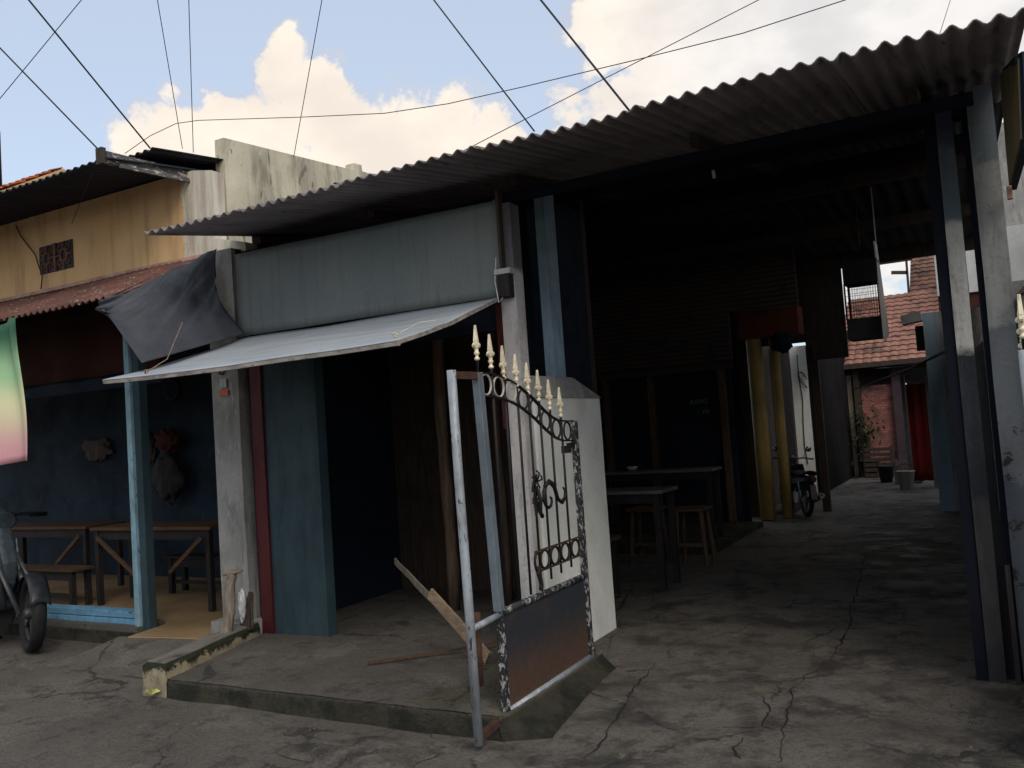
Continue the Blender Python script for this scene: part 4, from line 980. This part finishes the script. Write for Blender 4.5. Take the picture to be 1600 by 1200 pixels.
crate(-1.35, 17.0, .4, .42, 'lower grey slatted crate left of the red curtain', 'wood_grey')
# potted plant near brick panel
pp = thing('potted_plant', (-2.25, 18.8, 0), 'bushy green plant in a dark pot before the pink brick panel', 'plant')
MB().lathe([(.13, 0), (.18, .3), (.2, .3), (.2, .34), (.17, .34), (.15, .28)], (-2.2, 18.8, 0), 16).build('pot', 'dark_brown', pp)
m = MB()
for k in range(260):
    c = Vector((-2.2, 18.8, .95)) + Vector((random.gauss(0, .16), random.gauss(0, .16), random.gauss(0, .28)))
    a = Vector((random.uniform(-1, 1), random.uniform(-1, 1), random.uniform(-.5, .8))).normalized() * .07; b = a.cross(Vector((0, 0, 1))).normalized() * .025
    m.b.faces.new([m.b.verts.new(q) for q in (c - a, c + b, c + a, c - b)])
m.build('foliage', 'leaf', pp)
m = MB()
for k in range(5): m.tube([(-2.2, 18.8, .3), (-2.2 + random.uniform(-.1, .1), 18.8 + random.uniform(-.1, .1), .7), (-2.2 + random.uniform(-.2, .2), 18.8, 1.2)], .01, 5)
m.build('stem', 'dark_brown', pp)

# ------------------------------------------------------------------ bird cage
cg = thing('bird_cage', (-.96, 9.0, 2.0), 'square bird cage with wire grille hanging under the alley roof', 'cage')
MB().box((-1.13, 8.88, 2.06), (-.82, 9.2, 2.26)).build('base_tray', 'black', cg); MB().box((-1.13, 8.88, 2.60), (-.82, 9.2, 2.82)).build('roof_box', 'table_dark', cg)
m = MB()
for y in (8.885, 9.195):
    m = MB()
    for k in range(14): m.tube([(-1.12 + .0223 * k, y, 2.261), (-1.12 + .0223 * k, y, 2.599)], .0022, 4)
    for z in (2.30, 2.36, 2.42, 2.48, 2.54): m.tube([(-1.125, y, z), (-.825, y, z)], .002, 4)
    m.build('wire_grille', 'iron', cg)
m = MB()
for x in (-1.125, -.825):
    for y in (8.885, 9.195): m.box((x - .008, y - .008, 2.26), (x + .008, y + .008, 2.6))
m.tube([(-.97, 9.04, 2.82), (-.97, 9.04, 3.50)], .004, 5); m.build('cage_frame', 'dark_brown', cg)
m = MB().prism([(-.80, 8.7, 2.0), (-.80, 9.2, 2.1), (-.84, 9.2, 3.0), (-.84, 9.0, 3.0)], (.012, 0, 0)); m.bar((-.825, 9.1, 3.0), (-.825, 9.1, 3.55), .01, .01); tag(m.build('hanging_board', 'pale_post'), 'narrow pale board hanging beside the bird cage', 'board')

# ------------------------------------------------------------------ right edge: signboard, pier
hs = thing('projecting_sign', W0, 'narrow dirty yellow signboard hanging edge-on from the right end of the roof', 'sign board')
m = MB().prism([(.178, 4.85, 2.43), (.205, 4.05, 2.44), (.222, 4.02, 2.76), (.185, 4.85, 2.98)], (.012, 0, 0)); m.build('panel', 'sign_yellow', hs)
m = MB(); m.bar((.199, 4.85, 2.42), (.224, 4.05, 2.42), .02, .03); m.bar((.228, 4.04, 2.43), (.240, 4.02, 2.78), .02, .03); m.bar((.225, 4.03, 2.76), (.21, 4.85, 2.99), .02, .03); m.build('frame', 'navy', hs)
m = MB(); m.tube([(.235, 4.05, 2.50), (.26, 4.05, 2.49), (.245, 4.05, 2.53)], .004, 6, True); m.build('hanger', 'iron', hs)
MB().box((.168, 4.86, 2.37), (.19, 4.90, 2.43)).build('peg', wear('pinkish_wood', (.5, .28, .2), (.2, .12, .1), .4, 5), hs)
pr = thing('gate_pier', W0, 'dark gabled gate pier cut off by the right edge', 'pier')
m = MB().box((.19, 4.90, -.02), (.6, 4.98, 1.90)); m.subdiv(3).jitter(.004, 4); m.build('pier_body', 'grey_plaster', pr)
m = MB().prism([(.165, 4.84, 1.90), (.62, 4.84, 1.90), (.40, 4.84, 2.14)], (0, .14, 0)); m.build('gable_cap', 'dark_brown', pr)
# background right building
br = thing('background_building', W0, 'light blue grey multi-storey building behind the right side of the roof', 'building')
MB().box((.56, 20, 0), (6, 26, 5.80)).build('wall', 'bldg_blue', br); MB().box((.52, 19.9, 5.80), (6.1, 26, 5.95)).build('parapet', 'pale_grey', br)
MB().box((.54, 19.93, 4.75), (6, 20.0, 4.83)).build('ledge', 'pale_grey', br)
for x in (.86, 1.5):
    for z in (5.25, 4.1, 3.2):
        w = MB().box((x, 19.97, z), (x + .4, 20.0, z + .42)).build('window', 'pvc', br); MB().box((x + .04, 19.955, z + .04), (x + .36, 19.969, z + .38)).build('pane', 'glass', w)
m = MB(); m.tube([(.95, 20.5, 5.95), (.95, 20.5, 6.6)], .015, 5)
for k in range(5): m.tube([(.7, 20.5, 6.15 + k * .09), (1.15, 20.5, 6.13 + k * .09)], .01, 4)
m.build('antenna', 'silver', br)
rb = thing('rear_boundary_wall', W0, 'pale grey boundary wall below the light blue building', 'wall')
MB().box((.35, 15.0, 0), (6, 15.2, 3.95)).build('wall_body', 'pale_grey', rb)
# orange roof far left
ol = thing('orange_roofed_house', W0, 'house with orange tiled roof peeping over at the far left', 'house')
tile_roof(MB(), -19, -12.0, (7.4, 5.40), (8.2, 5.86)).build('roof', 'tile_orange', ol)
m = MB(); m.prism([(-12.0, 8.2, 5.86), (-12.0, 7.4, 5.40), (-12.0, 7.5, 0), (-12.0, 10, 0), (-12.0, 10, 5.2)], (-7, 0, 0)); m.build('wall', 'ochre', ol)
m = MB(); m.tube([(-13.1, 7.9, 5.7), (-13.1, 7.9, 6.6)], .02, 5); m.build('antenna', 'iron', ol)

# ------------------------------------------------------------------ motorbikes
M['dark_metal'] = plain('dull_dark_metal', (.07, .07, .075), .45, .4)
def make_bike(loc, rz, body, label, pinkgrip=False, tilt=0, rake=0, steer=0, mirrors=True):
    t = D.objects.new('motor_scooter', None); C.objects.link(t); tag(t, label, 'motorbike')
    def P(m, name, mat, par=None, **k):
        bmesh.ops.recalc_face_normals(m.b, faces=m.b.faces)
        for q in m.b.verts:      # rake: everything behind the front axle sits further back and higher parts more so
            if par is None and name not in ('front_wheel', 'front_fender'): q.co.x -= rake * min(1, max(0, (q.co.z - .28) / .45)) if name == 'fork_leg' else rake
            if name == 'rear_wheel' or (par is not None and par.name.startswith('rear_wheel')): q.co.x += 0
        me = D.meshes.new(name); m.b.to_mesh(me); m.b.free(); o = D.objects.new(name, me); C.objects.link(o); me.materials.append(M[mat]); o.parent = par or t
        if par is not None and par.name.startswith(('rear_wheel', 'mirror')): me.transform(Matrix.Translation((-rake, 0, 0)))
        if name in ('front_wheel', 'front_fender') and steer:
            o.matrix_local = Matrix.Translation((.62, 0, 0)) @ Matrix.Rotation(steer, 4, 'Z') @ Matrix.Translation((-.62, 0, 0))
        if k.get('sub'): b = o.modifiers.new('s', 'SUBSURF'); b.levels = b.render_levels = k['sub']
        if k.get('bev'): b = o.modifiers.new('b', 'BEVEL'); b.width = k['bev']; b.segments = 2
        return o
    for nm, x in (('front_wheel', .62), ('rear_wheel', -.60)):
        c = Vector((x, 0, .285))
        hub = P(MB().lathe([(.03, -.05), (.045, -.03), (.045, .03), (.03, .05)], c, 14, 'Y'), nm, 'dark_metal')
        P(MB().tube([c + Vector((.248 * math.cos(a), 0, .248 * math.sin(a))) for a in [2 * PI * i / 32 for i in range(32)]], .040, 12, True, flat=1), 'tyre', 'rubber', hub)
        rm = MB().tube([c + Vector((.195 * math.cos(a), 0, .195 * math.sin(a))) for a in [2 * PI * i / 32 for i in range(32)]], .016, 8, True)
        for k in range(5):
            a = 2 * PI * k / 5; rm.bar(c, c + Vector((.19 * math.cos(a), 0, .19 * math.sin(a))), .022, .03, up=(0, 1, 0))
        P(rm, 'rim', 'dark_metal', hub)
        P(MB().lathe([(.085, .052), (.085, .056)], c, 18, 'Y'), 'brake_disc', 'chrome', hub)
    # front fender: curved shell
    P(MB().grid(lambda u, v: Vector((.62 + .305 * math.cos(R(20 + 130 * u)), (v - .5) * .11, .285 + .305 * math.sin(R(20 + 130 * u)) - .03 * abs(2 * v - 1) ** 2)), 16, 6).solid(.005), 'front_fender', 'dark_plastic')
    for s in (-1, 1):
        P(MB().tube([(.62, .075 * s, .285), (.52, .075 * s, .56), (.44, .06 * s, .76)], .015, 10), 'fork_leg', 'dark_metal')
        P(MB().tube([(.605, .075 * s, .33), (.535, .075 * s, .52), (.50, .07 * s, .60)], .026, 10, rs=[.020, .028, .024]), 'fork_cover', 'dark_plastic')
    # leg shield: shaped shell facing forward
    def ls(u, v):
        z = .30 + .62 * v; w = .20 * (.62 + .55 * math.sin(PI * (.15 + .75 * v))); y = (2 * u - 1) * w
        x = .40 - .17 * (v - .25) - .14 * abs(2 * u - 1) ** 2
        return Vector((x, y, z))
    P(MB().grid(ls, 16, 14).solid(.014), 'leg_shield', body)
    P(MB().prism([(.44, -.045, .38), (.34, -.045, .94), (.44, -.045, .95), (.54, -.045, .66), (.52, -.045, .50)], (0, .09, 0)), 'front_cowl', body, bev=.02)
    for s in (-1, 1): P(MB().prism([(.52, .05 * s, .60), (.44, .07 * s, .84), (.40, .10 * s, .80), (.46, .09 * s, .56)], (0, .012 * s, 0)), 'indicator_light', 'silver', bev=.004)
    # lower side panels
    for s in (-1, 1):
        P(MB().prism([(.34, .15 * s, .70), (.47, .13 * s, .52), (.30, .13 * s, .17), (.08, .12 * s, .17), (.12, .14 * s, .34)], (0, .015 * s, 0)), 'lower_panel', 'dark_plastic', bev=.006)
    hd = P(MB().lathe([(.02, -.05), (.08, -.03), (.085, .02), (.06, .05)], (.40, 0, .98), 18, 'X'), 'headlight', 'glass')
    P(MB().lathe([(.05, -.10), (.10, -.06), (.105, .0), (.088, .03)], (.36, 0, .98), 18, 'X'), 'headlight_cowl', body)
    P(MB().tube([(.24, -.36, 1.02), (.29, -.20, 1.03), (.31, 0, 1.0), (.29, .20, 1.03), (.24, .36, 1.02)], .014, 8), 'handlebar', 'dark_plastic')
    for s in (-1, 1):
        P(MB().tube([(.25, .25 * s, 1.02), (.225, .38 * s, 1.018)], .020, 8), 'grip', 'pink' if pinkgrip else 'rubber')
        if not mirrors: continue
        mr = P(MB().tube([(.29, .20 * s, 1.03), (.29, .24 * s, 1.12), (.27, .28 * s, 1.17)], .006, 6), 'mirror', 'chrome')
        P(MB().lathe([(.02, -.02), (.05, -.012), (.055, .0), (.045, .006)], (.265, .30 * s, 1.20), 14, 'X'), 'mirror_glass', 'chrome', mr)
    # body: step-through spine, engine, seat, tail
    P(MB().tube([(.33, 0, .45), (.10, 0, .34), (-.12, 0, .36), (-.30, 0, .52)], .07, 12, rs=[.06, .07, .09, .10]), 'spine', 'dark_plastic')
    P(MB().grid(lambda u, v: Vector((-.10 - .78 * u, .13 * math.cos(2 * PI * v) * (1 - .5 * u ** 2), .60 + .09 * u + .115 * math.sin(2 * PI * v) * (1 - .45 * u))), 14, 16).solid(.01), 'tail_cowl', body)
    P(MB().grid(lambda u, v: Vector((.02 - .78 * u, .125 * math.cos(PI * v), .715 + .06 * u + .06 * math.sin(PI * v) + .03 * math.sin(u * PI * 2))), 16, 10).solid(.03), 'seat', 'rubber')
    P(MB().box((-.34, -.09, .22), (.02, .09, .42)).lathe([(.07, 0), (.085, .05), (.07, .22)], (.0, 0, .28), 14, 'X'), 'engine', 'silver', bev=.01)
    P(MB().tube([(.05, -.12, .22), (-.2, -.14, .20), (-.42, -.16, .27), (-.86, -.17, .40)], .03, 12, rs=[.016, .018, .045, .052]), 'exhaust', 'chrome')
    P(MB().lathe([(.02, -.02), (.055, -.01), (.06, .02), (.04, .03)], (-.90, 0, .68), 14, 'X'), 'tail_light', 'red')
    P(MB().prism([(-.62, -.05, .64), (-.92, -.05, .56), (-1.0, -.05, .34), (-.97, -.05, .34), (-.88, -.05, .58), (-.62, -.05, .68)], (0, .1, 0)), 'rear_fender', 'dark_plastic')
    for s in (-1, 1): P(MB().tube([(-.60, .10 * s, .285), (-.48, .11 * s, .62)], .022, 10), 'shock_absorber', 'silver')
    P(MB().tube([(-.10, .10, .24), (-.02, .24, .015)], .010, 6), 'side_stand', 'iron')
    P(MB().tube([(-.05, -.22, .26), (-.05, .22, .26)], .014, 8), 'foot_peg', 'rubber')
    t.location = loc; t.rotation_euler = (R(tilt), 0, rz); return t
ang = R(4)
b1_ = make_bike((-6.43 - .62 * math.cos(ang), 3.98 - .62 * math.sin(ang), .0), ang, 'grey_body', 'grey underbone motorbike at the left edge, its front wheel showing before the blue stall', tilt=-4, rake=.17, steer=R(-20), mirrors=False)
b1_.scale = (1, 1.35, 1)
a2 = R(118)
b2_ = make_bike((-2.44, 12.35, .01), a2, 'dark_plastic', 'dark scooter with pink grips parked by the yellow columns in the alley', True, 5)
b2_.scale = (.76, .76, .74)

# ------------------------------------------------------------------ cables
def cable(p, q, r, sag, label, n=24, grp='overhead cables crossing the sky'):
    p, q = Vector(p), Vector(q); m = MB()
    m.tube([p.lerp(q, i / n) - Vector((0, 0, sag * 4 * (i / n) * (1 - i / n))) for i in range(n + 1)], r, 6)
    return tag(m.build('overhead_cable', 'cable'), label, 'cable', grp)
cable((-5.5546, 1.4344000000000006, 6.4208), (-5.263, 4.3, 3.674), 0.006, 0, 'thick dark cable from top left down to the ochre roof crest')
cable((-7.3888, 2.537, 6.510400000000001), (-5.335, 3.95, 3.562), 0.006, 0, 'thick dark cable ending at the fascia board corner')
cable((-2.8955999999999995, 4.1436, 6.2152), (-6.105, 3.6, 3.931), 0.003, 0, 'thin cable slanting down leftwards across the top left corner')
cable((-3.17, 2.2532, 6.1944), (-5.726, 5.0, 3.957), 0.003, 0, 'thin cable left of the two that drop behind the ochre roof')
cable((-2.7406, 2.5322, 6.2432), (-5.599, 5.0, 3.896), 0.003, 0, 'straight thin near vertical cable left of the grey parapet')
cable((-1.7496000000000005, 3.1914, 6.3192), (-4.869, 5.4, 3.801), 0.003, 0, 'thin cable crossing the tall white cloud')
cable((-4.5852, 4.3242, 6.932), (-2.049, 4.2, 3.035), 0.0045, 0, 'dark cable coming down to the middle of the corrugated roof edge')
cable((-4.1054, 5.433, 6.9536), (-1.49, 4.2, 3.008), 0.006, 0, 'thick dark cable reaching the corrugated roof right of the middle')
cable((4.525400000000001, 8.128, 6.5600000000000005), (-3.427, 5.5, 3.5), 0.0032, 0, 'thin cable rising rightwards from the corrugated roof')
cable((0.3112, 11.0228, 6.7256), (-0.065, 5.0, 3.293), 0.002, 0, 'short faint cable above the right end of the roof')
m = MB().tube([(-5.936, 4.6, 3.858), (-5.659, 4.63, 3.951), (-5.395, 4.66, 3.996), (-5.179, 4.69, 3.979), (-4.169, 4.72, 3.772), (-3.452, 4.75, 3.636), (-2.951, 4.78, 3.589), (-2.392, 4.81, 3.572), (-1.632, 4.84, 3.554), (-1.032, 4.87, 3.549), (-0.488, 4.9, 3.587), (0.07, 4.93, 3.663)], .0028, 6); tag(m.build('overhead_cable', 'cable'), 'long thin cable running level behind the roofs and climbing to the top right', 'cable', 'overhead cables crossing the sky')
m = MB().tube([(-1.805, 14.0, 1.675), (-1.113, 12.0, 1.764), (-0.575, 9.0, 1.759), (-0.163, 5.0, 1.664)], .008, 6); tag(m.build('service_cable', 'cable'), 'black cable slung from the right post into the alley', 'cable')
m = MB().tube([(-5.233, 3.9, 3.527), (-5.297, 3.88, 3.491), (-5.379, 3.9, 3.421), (-5.9, 4.2, 3.449), (-6.448, 4.5, 3.433), (-6.59, 4.56, 3.388)], .003, 6); tag(m.build('loose_wire', 'cable'), 'thin loose wire dangling from the fascia end under the ochre eave', 'wire')
m = MB().tube([(-7.386, 4.575, 3.52), (-7.327, 4.575, 3.418), (-7.213, 4.575, 3.302), (-7.126, 4.575, 3.215), (-7.071, 4.575, 3.083), (-7.039, 4.575, 3.011), (-7.064, 4.575, 2.903)], .006, 6); tag(m.build('wall_wire', wood('brown_wire',(.1,.06,.03),(.05,.03,.02))), 'brown wire running down the ochre wall past the vent block', 'wire')

# ------------------------------------------------------------------ camera, world, light
f, pit, rol, yaw = 1352.3, R(3.151), R(-3.913), R(-28.672)
F = Vector((math.sin(yaw) * math.cos(pit), math.cos(yaw) * math.cos(pit), math.sin(pit)))
Rt = Vector((math.cos(yaw), -math.sin(yaw), 0)); U = Rt.cross(F)
R2 = math.cos(rol) * Rt + math.sin(rol) * U; U2 = -math.sin(rol) * Rt + math.cos(rol) * U
cam = D.cameras.new('camera'); co = D.objects.new('camera', cam); C.objects.link(co)
co.matrix_world = Matrix(((R2.x, U2.x, -F.x, 0), (R2.y, U2.y, -F.y, 0), (R2.z, U2.z, -F.z, 1.4), (0, 0, 0, 1)))
cam.sensor_width = 36; cam.lens = f / 1600 * 36; cam.clip_end = 2000; cam.clip_start = .05
bpy.context.scene.camera = co

EL, AZ = R(44), R(128)      # soft sun behind the camera, to the right (AZ from +Y towards +X)
w = D.worlds.new('World'); bpy.context.scene.world = w; w.use_nodes = True
nt = w.node_tree; nt.nodes.clear(); t = NT(nt)
sk = nt.nodes.new('ShaderNodeTexSky'); sk.sky_type = 'NISHITA'; sk.sun_disc = False; sk.sun_elevation = EL; sk.sun_rotation = AZ
sk.air_density = 1.0; sk.dust_density = 2.2; sk.ozone_density = 1.3
b1 = nt.nodes.new('ShaderNodeBackground'); t.l(sk.outputs[0], b1.inputs[0]); b1.inputs[1].default_value = .125
tc = nt.nodes.new('ShaderNodeTexCoord').outputs['Generated']
nv = nt.nodes.new('ShaderNodeVectorMath'); nv.operation = 'NORMALIZE'; t.l(tc, nv.inputs[0]); v = nv.outputs[0]
def pdir(x, y):
    return (R2 * (x - 800) / f - U2 * (y - 600) / f + F).normalized()
blobs = [(462, 62, 34), (452, 120, 55), (500, 110, 42), (430, 180, 70), (500, 190, 90), (560, 215, 70), (705, 195, 52), (650, 225, 80), (280, 215, 62), (350, 215, 60), (220, 245, 60), (780, 225, 70), (600, 260, 120), (400, 260, 90),
         (1010, 30, 75), (935, 40, 60), (1120, 60, 130), (1060, 110, 90), (1250, 80, 220), (1450, 60, 260), (980, 160, 70), (1500, 250, 260), (700, 330, 200), (1300, -250, 330), (1650, -100, 400), (900, 350, 200)]
wn = nt.nodes.new('ShaderNodeTexNoise'); wn.inputs['Scale'].default_value = 11; wn.inputs['Detail'].default_value = 5; t.l(v, wn.inputs['Vector'])
ws = nt.nodes.new('ShaderNodeVectorMath'); ws.operation = 'MULTIPLY_ADD'; t.l(wn.outputs['Color'], ws.inputs[0]); ws.inputs[1].default_value = (.075, .075, .075); 
w0 = nt.nodes.new('ShaderNodeVectorMath'); w0.operation = 'SUBTRACT'; t.l(v, w0.inputs[0]); w0.inputs[1].default_value = (.0375, .0375, .0375); t.l(w0.outputs[0], ws.inputs[2])
vw = ws.outputs[0]
acc = None
for (x, y, r) in blobs:
    d = pdir(x, y)
    ds = nt.nodes.new('ShaderNodeVectorMath'); ds.operation = 'DISTANCE'; t.l(vw, ds.inputs[0]); ds.inputs[1].default_value = d
    k = t.math('MULTIPLY_ADD', ds.outputs['Value'], -1.0 / (r / f * .93), 1.0)
    k = t.math('MAXIMUM', k, -1.0)
    acc = k if acc is None else t.math('SMOOTH_MAX', acc, k, .18)
# general scattered cloud elsewhere in the sky (behind and above the camera)
n1 = t.noise(t.mapping(v, (1, 1, 2)), 2.2, 6, .55); far = t.ramp(n1, .46, .62, -.6, .9)
dc = nt.nodes.new('ShaderNodeVectorMath'); dc.operation = 'DOT_PRODUCT'; t.l(v, dc.inputs[0]); dc.inputs[1].default_value = F
outside = t.ramp(dc.outputs['Value'], .62, .74, 0, 1)
far = t.math('SUBTRACT', far, t.math('MULTIPLY', outside, 3))
acc = t.math('MAXIMUM', acc, far)
nn = t.noise(v, 17, 10, .62, .25); n3 = t.noise(v, 5, 4, .5)
dens = t.math('ADD', acc, t.math('MULTIPLY', t.math('SUBTRACT', nn, .5), 1.9))
mask = t.ramp(dens, -.12, .30, .0, 1.0)
tone = t.noise(t.mapping(v, (1, 1, 1.6), (0, 0, 0), (.3, .1, 0)), 9, 7, .55)
# cream cumulus on the left, greyer stratus on the right
rx = nt.nodes.new('ShaderNodeVectorMath'); rx.operation = 'DOT_PRODUCT'; t.l(v, rx.inputs[0]); rx.inputs[1].default_value = R2
right = t.ramp(rx.outputs['Value'], .0, .30)
cream = t.mix(t.ramp(tone, .30, .70), (.78, .70, .62), (.92, .83, .72))
grey = t.mix(t.ramp(tone, .30, .70), (.66, .65, .65), (.86, .83, .80))
cc = t.mix(right, cream, grey)
cc = t.mix(mask, (.70, .78, .89), cc)
mask = t.math('MAXIMUM', mask, .52)
b2 = nt.nodes.new('ShaderNodeBackground'); t.l(cc, b2.inputs[0]); b2.inputs[1].default_value = .86
mx = nt.nodes.new('ShaderNodeMixShader'); t.l(mask, mx.inputs[0]); t.l(b1.outputs[0], mx.inputs[1]); t.l(b2.outputs[0], mx.inputs[2])
wo = nt.nodes.new('ShaderNodeOutputWorld'); t.l(mx.outputs[0], wo.inputs[0])

sl = D.lights.new('sun', 'SUN'); sl.energy = 1.0; sl.angle = R(28); sl.color = (1, .93, .82)
so = D.objects.new('sun', sl); C.objects.link(so)
sd_ = Vector((math.sin(AZ) * math.cos(EL), math.cos(AZ) * math.cos(EL), math.sin(EL)))
so.rotation_euler = sd_.to_track_quat('Z', 'Y').to_euler(); so.location = (0, 0, 20)

sc = bpy.context.scene
sc.view_settings.view_transform = 'Standard'; sc.view_settings.look = 'None'; sc.view_settings.exposure = .45; sc.view_settings.gamma = 1
sc.cycles.max_bounces = 6; sc.cycles.diffuse_bounces = 5; sc.cycles.glossy_bounces = 3
sc.cycles.use_denoising = True
